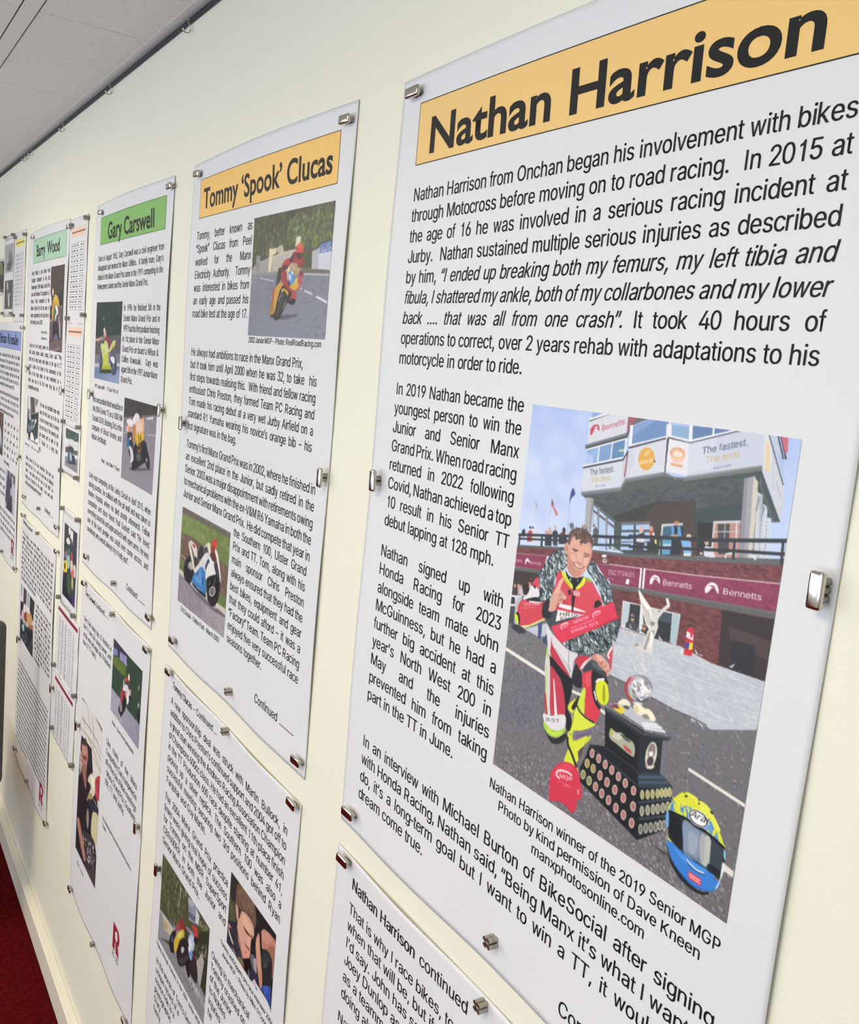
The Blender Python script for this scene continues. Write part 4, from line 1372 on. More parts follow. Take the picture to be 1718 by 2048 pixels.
t 26262a 249,643 295,632 249,631 ROW
p 241f24 391,545 405,536 421,544 406,558 390,565
p 2b1c22 268,543 281,537 285,552 275,555
p 221b20 289,533 301,530 304,554 303,599 296,599 289,556
p d98a94 291,536 323,532 324,547 295,551
t efd9dc 296,549 324,546 295,539 SBS
P 1f1f24 247,484 273,499 324,487 332,480 326,502 305,529 289,533 270,522
P d6e23c 231,492 245,492 264,508 287,522 287,534 271,528 249,516 236,503
P d6e23c 330,486 340,487 337,506 320,522 305,531 305,522 320,505
P a8b82e 247,505 262,515 277,525 270,524 252,513
P 9aa838 337,488 352,484 370,491 354,495
e d9dadc 274,507 2.9,-0.7 0.6,3.5
e c9cacc 307,502 2.5,-0.6 0.4,2.6
P cf4554 117,538 129,542 134,572 114,565 96,567
P dfe0e6 95,570 116,576 135,578 136,595 107,612 79,624 60,623 82,599
P cf4656 60,625 90,621 145,614 172,602 169,631 187,652 147,675 71,714 56,705 40,670 41,648
P 24262b 75,622 113,604 138,599 147,609 116,620
p efe8ea 90,621 151,610 145,615 98,625
t f0e6e8 62,645 146,621 62,637 TOO.BAR
t e6b9bf 65,654 131,635 65,650 AEROSPACE
P 1f2126 33,676 48,673 58,695 55,712 38,693
P d6e03a 30,680 43,684 52,704 47,710 32,694
P d9d9a8 61,713 106,696 147,672 177,655 176,661 148,679 86,713
P d7dc7a 92,704 137,681 173,657 174,660 138,684 97,708
P 3a3b40 14,727 43,713 86,716 92,728 59,738 31,734
P 26272d 160,619 172,602 191,590 192,615 190,627 208,630 207,642 187,654 165,651
P d8a391 192,615 197,581 207,560 227,549 244,551 263,562 264,570 252,577 250,588 231,594 223,614 208,625 190,625
P e2b09c 211,562 218,539 231,515 241,511 244,517 235,540 232,559
P c58f80 229,564 248,555 253,565 234,572
P b97f72 230,579 251,572 252,579 233,586
P cd9685 234,550 248,551 251,561 238,564
P dfae9c 250,564 265,563 265,571 253,573
P b87c6c 222,603 231,589 231,598 224,615
P d39c8a 250,402 254,384 284,364 323,365 348,382 353,414 349,432 336,462 323,482 302,496 279,495 257,482 249,455
P dba793 257,401 273,380 313,383 337,391 343,407 319,421 280,421 257,424
P c58a78 249,436 264,442 281,465 307,482 292,494 268,489 252,472
P e0ae9c 293,420 313,423 312,447 301,450 294,445
P b97d6c 297,446 314,449 312,453 298,451
P e3b2a0 321,434 343,427 337,448 324,449
P e0ab98 262,434 285,431 288,448 271,450
P d39a88 229,407 240,402 249,414 252,431 242,436 231,422
P b98272 235,410 241,409 246,424 241,427
P 5c4038 267,412 292,413 289,416 269,415
P 5c4038 321,414 346,416 345,418 322,417
P 4a3a3a 271,417 287,416 286,419 273,419
P 4a3a3a 321,421 339,421 337,423 322,424
P 8c4a4a 277,452 299,457 319,458 330,454 317,464 295,464 281,459
P f0e8e4 281,454 299,458 318,459 324,458 313,462 295,462
P c98b7a 295,473 314,469 311,485 298,490
P 5d4b42 245,403 243,381 250,362 275,348 307,345 337,354 353,373 351,397 345,383 332,379 323,387 307,388 294,389 299,377 277,384 272,373 257,383 252,404
P 6f5b4e 261,365 282,352 311,350 303,363 278,372 263,377
P 75614f 297,364 322,357 336,365 325,378 305,376
s 4c3c36,7a6656,5f4d44 60 9.8 4 50 247,385 257,361 281,349 314,348 345,363 334,376 299,377 272,373
p d93a55 212,672 355,594 465,525 491,568 364,649 267,709 255,711
P c42f4a 454,584 490,564 491,568 393,632
P e04a62 233,669 356,601 414,565 357,605 240,672
t f6e4e8 311,635 375,600 307,627 SENIOR
t f0d4da 303,653 400,599 301,649 MANX GRAND PRIX
t f6e4e8 307,666 418,605 301,659 WINNER 2019
L f4dbe0 3.8 264,667 257,660 264,650 286,638
t f4dbe0 267,664 293,647 265,656 MGP
L f4dbe0 3.5 394,593 389,587 397,576 417,566
t f4dbe0 398,588 423,572 397,581 MGP
p e9e9ec 395,404 413,400 413,408 397,411
e d9dade 410,418 9.4,-2.1 1.1,6.6
e 4a4a50 411,417 5.9,-1.3 0.7,4.1
e d0d0d6 411,417 2.7,-0.6 0.3,1.9
P d8d6da 190,671 214,687 267,709 310,719 346,719 334,743 333,775 330,797 227,763 209,740
P c7c5ca 243,730 281,750 318,766 325,787 277,770 243,751
l 8c8c90 2.8 307,722 310,760 322,783
P bf3c4e 220,702 228,725 260,748 284,766 323,794 309,797 266,783 226,758 221,727
P 212126 227,763 272,781 323,799 337,801 340,837 332,890 342,909 358,926 351,959 337,957 323,916 305,853 281,815 232,794 222,778
P 26262b 332,793 338,764 345,748 364,763 376,775 379,812 346,816
P d2d3cc 206,746 220,765 229,795 257,941 244,948 228,939 218,860 205,803
P c9cc9a 211,805 219,812 236,924 222,882
P b9d070 204,742 211,742 214,771 207,769
P bf4052 232,794 262,805 291,828 311,865 320,920 261,942 240,852
p efe4e6 250,825 256,830 289,932 276,937 261,869
P a84a44 218,883 227,892 243,943 230,941
P dcdade 224,950 258,945 322,919 329,956 305,976 264,985 233,973
P a8cf4a 230,974 257,983 292,981 330,958 329,972 308,994 282,1004 253,1004 235,992
P bfe05a 243,986 279,989 319,974 301,992 274,1002
P 2a2d30 233,992 261,1008 296,1004 336,972 341,984 324,1006 299,1021 271,1023
t 55555a 238,970 304,951 237,959 RST
P d3dd3c 334,880 365,848 374,843 372,866 359,891 356,911 368,945 352,966 343,932 355,905 333,896
P 26282c 348,882 368,845 377,840 369,872 356,890
P 24262a 328,905 342,907 358,926 352,958 339,952
P bf3a4c 334,743 357,720 379,715 401,713 374,748 367,764 345,748
P ecd9d6 363,761 373,739 395,717 412,705 393,726 378,749
P d23f4e 380,764 416,746 423,790 446,831 468,847 464,878 451,894 416,893 401,865 397,821 379,796
P da5460 391,769 412,758 414,793 399,798
P 3d434a 377,761 383,741 408,720 436,717 473,729 479,749 442,753 416,746 384,763
P 55606a 409,724 434,720 461,731 443,737 417,734
P 25272b 416,748 445,747 480,753 485,765 460,762 440,773 435,799 449,826 470,840 462,849 437,830 420,791
P d9dd2e 438,785 445,769 463,761 482,766 493,788 496,811 483,829 462,828 445,811
P 9aa428 467,775 476,778 483,820 472,815
l e6e6e6 7.1 437,775 445,765 468,756
l dddde0 5.3 434,804 447,826
P c9dd4a 388,811 398,812 400,843 403,887 373,875 377,840
P d5e24a 373,875 402,887 451,894 450,905 406,935 370,952 361,902 365,885
P c3d23e 370,952 413,937 445,936 431,964 389,988 351,1003 349,988 361,962
L 2b2a2e 5.5 371,871 385,884 416,893 451,894
P 7a7480 370,952 413,933 449,908 445,934 411,961 374,980
t 5a3a78 381,972 444,930 381,959 Simpson
P d4dd42 345,996 380,997 415,978 429,944 413,988 399,1004 398,1040 413,1065 390,1055 345,1059 355,1012
P d4dd42 346,962 374,980 429,944 416,987 399,1004 401,1036 348,1056 355,1012
P 5a4a58 399,1006 419,981 416,1006 409,1023
L 26262c 9.3 346,981 353,1003 374,1023 400,1053
P d8a291 406,707 423,693 448,692 468,701 481,709 486,734 478,745 473,734 454,729 437,719 417,712
P c98c7c 435,711 454,713 459,725 444,726 434,720
P e2b2a2 423,697 445,695 462,702 447,707 428,704
L b07868 3.5 443,719 456,706
L b07868 3.5 457,728 470,713
L b07868 3.5 471,737 481,723
P cf8a7c 406,707 420,698 429,709 414,713
P c24a5a 465,684 479,658 486,649 489,685 491,711 487,723 481,705
L efdada 6.8 483,655 471,682 478,689
P cf3c52 300,1202 290,1146 293,1116 310,1086 345,1060 379,1052 409,1061 425,1088 436,1111 435,1141 420,1147 421,1171 411,1195 397,1197 371,1187 339,1190
P da4a5e 301,1122 324,1083 360,1060 388,1061 370,1083 319,1117
P bd3148 300,1202 338,1187 373,1183 407,1194 420,1167 420,1147 418,1177 411,1195 397,1197 371,1187 339,1190
L f2dde1 5.7 332,1118 318,1114 320,1102 336,1091 364,1085 385,1086
t f6e6e8 332,1117 392,1104 331,1103 MGP
t f0d4d8 333,1128 385,1126 333,1124 SENIOR WINNER
t f0d4d8 351,1135 366,1132 351,1132 2019
l f0dade 3.7 420,1116 421,1130
p 1e2124 486,832 640,850 740,825 737,835 714,842 718,935 751,943 768,951 771,987 760,1041 768,1073 673,1151 424,1090 414,1050 434,1003 444,964 505,945
p 2a2f33 640,848 740,825 737,835 713,843 720,932 640,966 631,867
p 33404a 641,966 717,933 766,950 767,956 654,1006
l 47586a 8.1 648,977 736,939
l 47586a 8.1 652,991 752,947
l 3a4854 6.5 660,1047 772,984
l 3a4854 6.5 668,1091 760,1039
l 2f3840 6.5 673,1135 768,1069
p 17191c 505,945 445,968 434,1005 654,1045 653,1006 641,963 527,936
p 202428 448,965 505,945 641,963 652,1002
l 3a4148 5.4 445,968 648,1002
l 31373c 5.2 505,945 641,963
p 2b3036 486,833 645,844 648,858 637,865 492,848
l 4a545c 5.2 491,837 644,853 740,827
p b9bcc4 500,819 554,796 647,800 704,810 718,818 641,836 559,826
l e6e8ea 4.9 633,826 689,809
l e0e2e6 6.5 639,831 704,812
l d6d8dd 6.4 644,837 718,818
p e2c93a 518,827 543,806 566,814 553,830
p a8344a 500,822 537,806 529,821
p 6a3a5a 512,813 531,811 545,817 526,822
P e8e2cc 533,805 552,785 577,785 579,798 555,802
P efe8cc 593,790 612,777 635,782 655,779 674,790 679,802 654,809 630,807 605,807
P d9d2a8 594,793 608,785 617,800 605,807
P 8a8a80 629,804 646,796 659,805 639,810
P 54585a 555,804 573,798 580,804 566,810
P a8aa94 519,885 541,888 559,882 582,886 615,894 621,928 596,929 570,924 550,920 519,913
P c8c9b4 524,890 545,889 569,884 560,904 528,907
P 55595c 557,887 579,885 602,892 584,897
p c24a4e 574,910 606,916 611,925 586,924
P a9b84c 518,886 528,889 530,900 519,902
e d5cfc4 681,899 19.9,-5.3 -1.9,38.5
e 8a7f78 681,888 13.3,-3.5 -1.1,22.6
e 4a4248 681,917 11.7,-3.2 -0.7,13.6
p efe8e0 672,894 686,886 688,899 674,906
P e4ded2 661,934 674,938 698,921 691,934 672,941
D c9b9b0,b07c78 10.3,-4.4 2.4,13.6 458,986 487,990 516,996 544,1001 573,1008 602,1015 636,1022
D b9b878,a98c70 10.8,-4.6 2.4,14.0 443,1023 470,1028
D c9b9b0,b07874 10.8,-4.8 2.5,14.4 501,1036 532,1043 566,1051 602,1059 642,1066
D c6c69c,8a8a60 10.9,-4.7 2.4,14.0 432,1063 460,1070
D c9b9b0,b07874 10.7,-4.9 2.5,14.4 489,1076 517,1084 547,1091 579,1100 611,1106 645,1114
D c9c6a0,a9a670 7.6,-3.4 2.4,13.3 669,1019 688,1010 705,1001 722,992 736,984 749,977 762,970
D c0bfaa,8f8e78 8.1,-3.7 2.6,14.5 676,1064 696,1052 714,1041 730,1032 747,1021 763,1011
D b9b9b0,77776c 8.1,-3.9 2.5,14.1 680,1115 698,1103 715,1093 732,1083 746,1072 760,1065
e 8f9098 604,737 50.7,-17.4 6.7,38.3
P b9bac0 564,724 589,706 620,703 645,714 654,734 645,755 616,771 584,768 568,749
P d9dadd 575,732 601,709 633,710 650,730 636,750 601,756 583,750
P f4f2ee 584,735 607,719 638,720 647,734 623,744 598,747
P a83c44 551,746 561,722 572,713 562,740 566,762 583,774 597,778 573,778 557,765
P d4b43c 567,753 574,762 586,770 578,770
P c77a86 566,725 585,708 576,726 567,741
P 5f6068 595,764 626,759 650,742 641,759 616,773
P 8f9098 616,704 636,706 650,719 642,718 625,710
s c9cacd,7f8088,e6e6e8,9a9aa0 50 11.7 2 20 569,731 604,705 645,714 650,744 616,768 584,768
P e4e4e6 590,781 613,774 628,774 598,783
O b9bcc2 3.4 605,668 30.4,-6.5 -0.4,28.5
O ece9e6 1.5 604,667 28.2,-6.0 -0.4,26.7
l d9d9dc 6.5 598,666 620,679
l d0d0d4 6.5 601,645 610,671
l c9c9cc 6.5 597,663 581,686
P cfcdc9 567,626 580,611 593,618 608,634 597,640 580,632
P 9f9d9a 565,625 575,615 585,617 575,625
P d6d4d0 611,566 642,546 641,563 634,588 636,616 631,632 615,629 596,632 599,604 606,582
P a3a09c 616,570 634,563 630,584 617,599 610,624 602,621 608,593
P efece6 620,569 633,580 627,613 622,615
P e6e3dd 555,468 578,483 608,504 617,519 629,538 619,564 602,557 587,535 572,508
P c7c4be 569,491 598,509 614,537 610,555 590,534
P f2efe8 560,473 583,493 605,507 595,513 572,496
P d8d5d0 616,525 632,509 640,512 640,532 641,552 619,564 614,548
e cfccc8 627,514 12.2,-3.3 1.7,9.8
L d9d6d2 9.4 637,525 647,508 659,493 670,482 662,467
P e9e6e0 658,465 664,469 672,481 669,485 661,476
P 8a8886 615,542 630,541 628,550 617,553
P d9dd40 807,949 783,974 771,999 766,1019 777,1061 791,1094 851,1086 954,1030 954,1019 933,990 910,963 890,949 857,945 830,942
P e4e658 825,946 863,946 896,953 917,968 939,991 929,996 901,984 855,959
P 5f92cc 769,1020 778,989 785,984 792,1005 784,1022
P 5f92cc 806,1005 811,989 836,976 867,996 907,983 925,1011 916,1023 838,1016
s 5f96d6,d9dd40,4a86cc,c8d858 120 12.3 3 60 807,1011 807,994 832,980 851,999 902,986 931,1001 946,1028 914,1022 838,1016
s 5f96d6,d9dd40,4a86cc 40 11.0 3 70 767,1025 775,991 785,982 796,1012 784,1022
P 3a7fd0 777,1101 797,1097 840,1104 882,1109 919,1109 937,1108 945,1121 957,1117 962,1127 943,1154 919,1165 882,1170 843,1164 812,1148 788,1126
P 2f6fc0 805,1142 842,1160 882,1168 919,1163 947,1147 919,1167 883,1174 845,1173 817,1158
P 4f94e0 798,1103 834,1112 883,1113 920,1113 885,1125 836,1124
P 2a3338 769,1020 816,1014 865,1014 918,1020 958,1026 964,1050 964,1098 957,1115 940,1111 919,1109 882,1109 835,1105 794,1095 777,1078
P 6f7f94 820,1022 866,1022 915,1028 920,1100 881,1105 834,1101
P 8494ac 823,1025 856,1025 878,1029 884,1091 853,1096 836,1094
P b9bdb4 895,1032 915,1030 918,1095 893,1097
P a7acae 882,1034 897,1031 903,1092 890,1092
P 9aa4b8 843,1042 869,1040 877,1064 869,1094 852,1090
P 1b2226 770,1024 787,1025 812,1026 831,1098 796,1089 779,1075
P 39454c 918,1031 941,1032 955,1036 957,1091 927,1096
P 20282d 919,1092 958,1093 958,1110 940,1111 919,1109
L 11171b 6.2 768,1021 816,1014 865,1014 918,1020 958,1029
e f2f2f4 867,994 31.8,5.7 -12.0,20.9
e 22242a 867,994 29.7,5.3 -10.8,18.8
e f0f0f2 867,994 26.8,4.8 -9.1,15.9
t 1c1c22 837,1000 897,995 845,982 Arai
p 1e1e22 812,956 822,951 823,956 814,960
p 1e1e22 859,954 864,953 865,958 860,959
p 1e1e22 899,958 908,956 910,963 903,963
e 1e1e22 861,947 3.4,-1.6 0.4,2.0
e 1e1e22 811,949 1.8,-0.8 0.5,2.8
P 274a8a 848,1117 874,1126 909,1125 910,1129 881,1133 858,1128
L d6e0ee 4.5 850,1117 863,1123 885,1127 909,1123
p d93a4a 860,1142 903,1142 905,1162 862,1161
l efc9cc 3.0 864,1149 900,1149
l efc9cc 3.0 865,1155 901,1156
P 20262b 779,1113 793,1135 819,1155 861,1172 905,1175 934,1161 921,1177 885,1186 840,1179 806,1160 788,1138
P dfe3e6 960,1066 970,1074 962,1114 956,1138 951,1141 959,1113
e 26262c 963,1062 3.7,-1.9 0.9,4.6
P 8fd0e8 958,1032 964,1039 966,1057 961,1051
P 4c4a50 738,1136 755,1134 781,1134 791,1139 762,1142
P d6dc46 769,1073 779,1089 794,1095 780,1095
P 6fa0d8 760,1033 768,1021 775,1057 767,1065
n 2.5
"""),
    ('t', 260, 293.3, 554.9, 110.5, 277.6, 'colour print of a racer in red on an orange motorcycle leaning in front of trees', """
g 3c4034 4e5242 461,7 505,265 -51,-16 1012,-9 1088,319 -5,286
s 5c6346,474d38,6d7a4c,39402f,525a45 260 22.2 1.6 80 -6,-1 423,1 461,226 4,207
s 7c9452,6d8548,5a7040,8aa35c,4e6238 320 16.7 1.5 70 468,55 604,15 818,79 843,208 450,167
s 7c8f4c,5c7040,46562f,90a25c 200 14.5 1.6 75 747,9 969,7 1002,189 773,191
s 2e322b,3a3d33 80 20.2 1.6 80 479,9 721,3 604,15 503,47
s 3c4a3c,46563f 60 16.4 2.5 85 698,61 782,67 802,289 698,286
b 5
g 7b7e8b 858b98 515,316 577,634 -37,293 1015,320 1020,654 -19,648
s 757986,868a96,7f8491 160 16.2 6 3 -11,318 988,347 1005,623 7,631
p 8a8a8a 5,281 250,298 601,290 997,313 994,337 -1,310
p 6a655f 673,292 997,311 997,330 687,317
p 9b9a98 14,271 64,249 106,243 238,228 251,301 105,301 19,303
p 8c8b88 57,206 116,206 114,290 61,292
l b9b7b2 4.6 94,236 148,240 247,223
p b5b0a9 287,223 439,207 602,202 622,305 290,297
p c9c3ad 291,219 419,204 584,197 585,204 440,212 293,227
p d9cfae 239,177 338,180 333,206 291,215 280,298 238,297
p 6a655a 229,148 268,139 294,178 239,175
p b9b0a0 329,179 413,165 438,203 353,207
p d6d3bd 586,136 639,139 633,176 573,188 577,159
p c9cbd6 851,205 996,236 1002,317 864,307
p b3b3bb 779,219 860,209 864,307 787,303
p 6f82b4 865,192 992,182 995,232 862,240
s d0d6e6,33426f,4a5c94 60 6.3 3 80 870,196 993,185 995,232 867,240
l 2f3d66 3.8 864,188 996,180
p d9dbe4 862,236 995,231 996,237 859,245
l e2e2e4 4.0 688,323 827,330 995,339
l b9bac4 3.0 12,322 88,326
l d9dae0 4.0 136,327 329,349
l d9dae0 4.6 661,392 689,395
l e0e1e6 7.0 722,405 816,423
l e3e4e8 9.8 866,436 989,464
P 5a5f6a 386,543 479,523 665,522 595,537 445,546
P 3a3536 377,290 415,287 444,337 383,373 362,365
P 2b2729 298,505 329,482 368,501 354,536 314,534
P 9c8250 290,513 338,395 391,365 442,329 513,305 489,375 419,411 369,509
P c79a45 357,391 400,358 451,374 409,411 385,486 358,501 338,448
P a85a40 313,394 336,387 338,448 307,498 318,448
P 2b2728 401,418 451,374 526,375 572,420 507,471 434,539 377,550 359,536
P d6b33c 436,396 463,389 523,408 517,427 475,400 447,407
P 39363a 441,422 486,408 517,427 506,464 441,524 386,547 365,539
P 4e4a4e 441,426 469,419 409,509 382,524
l c9c3b6 4.9 398,456 455,396
l bdb7ae 4.8 469,493 503,449
P 9c3a40 419,306 475,304 565,387 616,413 623,449 582,471 533,460 573,424 491,386 426,344
P b8424a 570,413 615,409 623,446 585,442
P 26242a 524,460 576,442 623,449 600,471
P a2363c 430,262 464,245 519,240 541,259 508,279 456,300 417,295
P b5403f 439,259 474,245 503,254 479,271
P 5c2a34 414,280 469,271 509,283 437,303
P 8f2f38 543,219 604,211 683,253 688,278 655,291 597,268 541,259
P a8393f 592,243 674,253 660,274 605,265
P c9bfc2 506,221 533,215 556,241 530,247
P 3c2b33 519,240 552,223 550,259 522,258
P b5404a 637,334 679,324 678,364 657,392 624,406 612,391 644,370
P c64c50 643,341 677,335 666,371 641,377
P 7a2c38 650,309 690,310 689,332 653,327
P 9c8b6a 509,287 542,262 589,271 637,291 641,309 601,333 549,303
P b59a62 601,290 642,291 637,312 608,326
P b7a48c 524,265 580,275 595,304 547,292
P e0cf9c 494,305 508,279 527,284 521,346 501,342
P 4d86c4 506,316 540,302 570,318 596,355 563,376 523,360
P dfe6ee 516,324 534,320 548,343 530,346
P e8edf2 541,306 569,310 563,325
l dfe6ee 3.1 560,336 556,361
P cda63f 536,379 606,362 653,374 622,399 577,398
P d6b860 595,351 628,337 625,366 590,373
P 1f1c20 514,360 533,361 535,375 518,371
e cd4a40 633,200 42.5,3.8 -2.1,29.0
P d9604f 599,182 641,173 672,196 637,198
P 3d2f34 592,219 668,222 670,235 638,252 605,239
l c94a44 4.0 669,228 665,253
s d95c4c,b53c34,e07a5e 30 4.0 1.5 40 597,175 660,178 672,221 600,214
n 3
"""),
    ('t', 220, 41.7, 275.3, 577, 744.9, 'colour print of a blue and white racing motorcycle on a track', """
g 7b8a54 6f7f4c 290,-27 634,295 -48,-7 1042,-18 1149,701 9,1043
p 6a625c -16,-2 1018,-8 1012,39 735,44 302,46 -7,53
p 8a857e 63,2 1019,-4 1015,15 445,9
s 5c5550,7a726a,6b6358 60 14.8 4 30 -7,6 994,6 999,37 595,43 8,50
s 82954f,6f8248,8da05c,647443 160 17.7 5 28 10,65 453,56 1002,55 1012,209 756,182 29,185
b 5
p 6f5a50 15,193 324,186 1004,238 1022,447 849,435 28,392
s 7c665a,5f4d44,8a7468,96806f,55463e 220 12.8 6 35 16,203 325,196 1005,247 1014,439 847,426 19,389
l b9a596 6.4 7,360 151,370
p 66784a -2,409 141,408 864,445 1023,455 1019,517 861,517 -9,473
s 74884f,5b6c42 60 11.8 4 35 -1,414 865,450 1018,462 1012,510 -10,468
p c9c4ba -17,470 151,477 861,517 1013,519 1014,565 817,577 110,518 -20,507
g 8b8690 a39ba2 382,553 839,724 -20,507 1013,563 1013,734 -40,734
s 9a929a,857f8a,aaa2a8 120 15.0 8 33 -3,519 1008,571 1003,713 8,716
p 6d6672 110,518 633,558 761,572 867,553 1000,560 1009,576 764,591 385,568
P 34363c 104,478 110,415 164,352 252,317 351,360 349,441 283,512 224,534 142,521
P 232529 133,461 155,395 224,338 292,374 317,438 251,510 172,508
P 8d8880 189,412 229,368 305,360 341,392 254,428
P b9b3a6 209,392 245,374 311,399 267,412
P d7cfc6 180,251 217,238 359,408 330,420 238,325
l e6e0d8 4.7 190,264 303,346
P d9cfca 207,225 236,212 330,225 363,247 387,302 327,305 259,260
P b8433f 262,229 315,228 333,244 288,249
P 33353c 384,283 433,213 476,204 514,264 461,300 403,308
P 4e5158 493,220 574,183 624,230 540,239
P 3b3e46 328,310 405,318 396,360 351,360
P d6d2c4 506,207 584,156 627,157 650,215 610,233 575,187
P d9dc9c 573,173 612,153 631,180
P d8d9da 424,343 527,251 595,227 685,260 636,305 560,366 471,362
P 3f4a70 556,343 589,281 630,267 655,339 616,362
P 4a4d78 597,333 643,308 649,345 609,359
P e0dedd 633,286 713,258 790,312 767,341 675,373 596,416 573,363
P cfcfd2 479,321 534,299 559,361 501,365
P d8d4ca 356,389 424,343 470,353 405,417 346,426
P 3f7cba 313,459 402,398 470,353 560,371 605,516 526,517 328,506
P 5b94cc 350,451 418,400 473,372 518,469 369,476
P 2c5c94 509,413 528,398 544,453 519,474 506,443
P 32455f 392,430 424,393 421,423
P 2f333a 320,503 437,519 598,518 602,542 440,538 323,522
l d5d3ce 6.3 293,525 441,543
l dcdad6 5.9 606,521 621,551
P 25272b 609,403 727,351 832,325 866,374 856,480 786,556 705,568 644,536 620,474
P 191b1f 639,415 742,361 823,356 845,412 802,485 711,518 650,485
e 9b9a98 728,466 60.5,-11.5 -12.2,39.2
e 5a5a5c 728,466 39.6,-7.5 -8.3,26.8
O cfcdc8 3.8 728,466 57.9,-11.0 -11.5,37.1
s dad8d2,8a8a88 18 6.7 2 60 674,460 766,427 787,474 710,509
l c9c5bc 5.0 770,359 751,417
l bdb8ae 5.1 657,440 680,405
P 413a4c 728,269 809,260 845,322 778,329
P e2dfd8 721,175 784,185 854,292 875,362 857,357 828,298 762,219
P 5d3a38 650,215 732,201 766,246 698,257
e c64e42 711,141 58.6,-11.0 -1.8,38.4
P 8f3a34 656,165 725,160 718,204 661,193
l d9b04c 2.8 761,124 759,157
s d8674e,b33d35 16 6.7 1.5 40 671,124 745,108 760,162 678,170
n 3
"""),
    ('t2', 200, 45.1, 302.6, 348.9, 520.6, 'colour print of a yellow and black motorcycle leaning past a hedge', """
p 4b5238 -76,13 1035,-42 1078,611 -21,693
s 3f4730,5b6344,687048,343b28,77805a 300 25.6 1.6 60 -13,20 576,-4 457,304 286,407 5,426
s d9d9d0,c9c8bc,bdbca8,e6e6e0 40 16.1 1.5 60 248,25 542,3 483,162 364,218
b 5
l a9a07c 7.8 181,232 189,372
p 8f93a6 573,23 748,-16 805,96 612,168
p a9acba 581,18 715,-9 658,48 590,63
p 5f6478 599,107 733,78 723,114 607,146
p c9ccd4 737,15 806,23 802,85 740,111
s 9a9478,b5b09a,6a6a50,474a38 60 14.5 1.6 60 796,53 983,8 976,53 805,96
p 333a2c 784,157 986,23 1040,429 1017,474 883,473 820,330
s a9ad92,8a916e,c3c4b0,4a5238 50 14.6 1.6 50 812,213 961,133 980,223 859,275
s 2c3226,3e4634 60 16.8 1.6 60 864,302 995,219 1013,458 901,473
p a9a79f 805,340 886,246 939,261 898,463 819,491
p 8d9098 5,426 518,331 396,470 10,647
p c0b8a0 68,430 344,404 281,482 128,521
p b59c78 85,460 213,437 184,494 106,514
l 25282e 9.1 34,416 329,381
l d3d4d8 6.0 28,439 307,414
p 85888f 9,641 406,516 810,447 1017,474 1015,584 993,672 588,669 -4,676
p a3a5ab 561,539 684,517 1008,510 1009,552 747,563
s d9d9dc,3f4248 14 23.0 1.3 50 686,528 1021,495 1000,552 730,568
l 55585f 4.8 319,570 772,597
s 7a7d85,90939a 60 15.8 5 55 31,648 498,503 976,593 957,661 586,658
P 22242a 246,550 293,442 379,389 362,491 373,543 303,587
P 4f5a78 285,499 315,454 331,484 299,517
P 8f2f34 421,313 462,238 507,230 523,265 568,219 559,262 444,331
P 9a4a58 356,371 417,296 460,321 378,384
P c9b040 355,456 462,327 537,288 537,332 459,405 421,500 373,543 350,511
P e0cf7c 417,386 496,315 486,357 439,399
P 27282c 414,511 476,395 555,333 630,344 679,407 622,481 511,565 439,566
P 3d3f44 466,530 560,445 643,405 635,454 524,538
O 17181b 8.2 516,453 81.7,-39.9 -31.1,60.5
P b9bcc2 496,447 533,404 562,411 526,460
P b7c2da 622,305 677,228 747,229 732,324 695,397 657,390
P 6f9ad0 654,373 713,317 724,367 688,408
P d6dce8 626,322 667,265 697,322 653,367
P 2b2b30 542,266 599,282 647,340 590,325
P 8f8a96 555,245 689,202 742,207 661,238
P c9403e 681,164 762,134 802,164 776,205 721,189
P 241f24 742,207 808,191 783,237 734,249
P 3a3238 717,334 791,275 803,335 746,390
s b05a5a,c9a0a0,5a3a40 24 11.6 1.6 60 719,345 812,293 809,362 733,411
P 1a1b1e 604,480 680,413 706,452 694,523 654,543
P 2a2c30 668,439 789,350 842,438 819,491 697,496
n 4
"""),
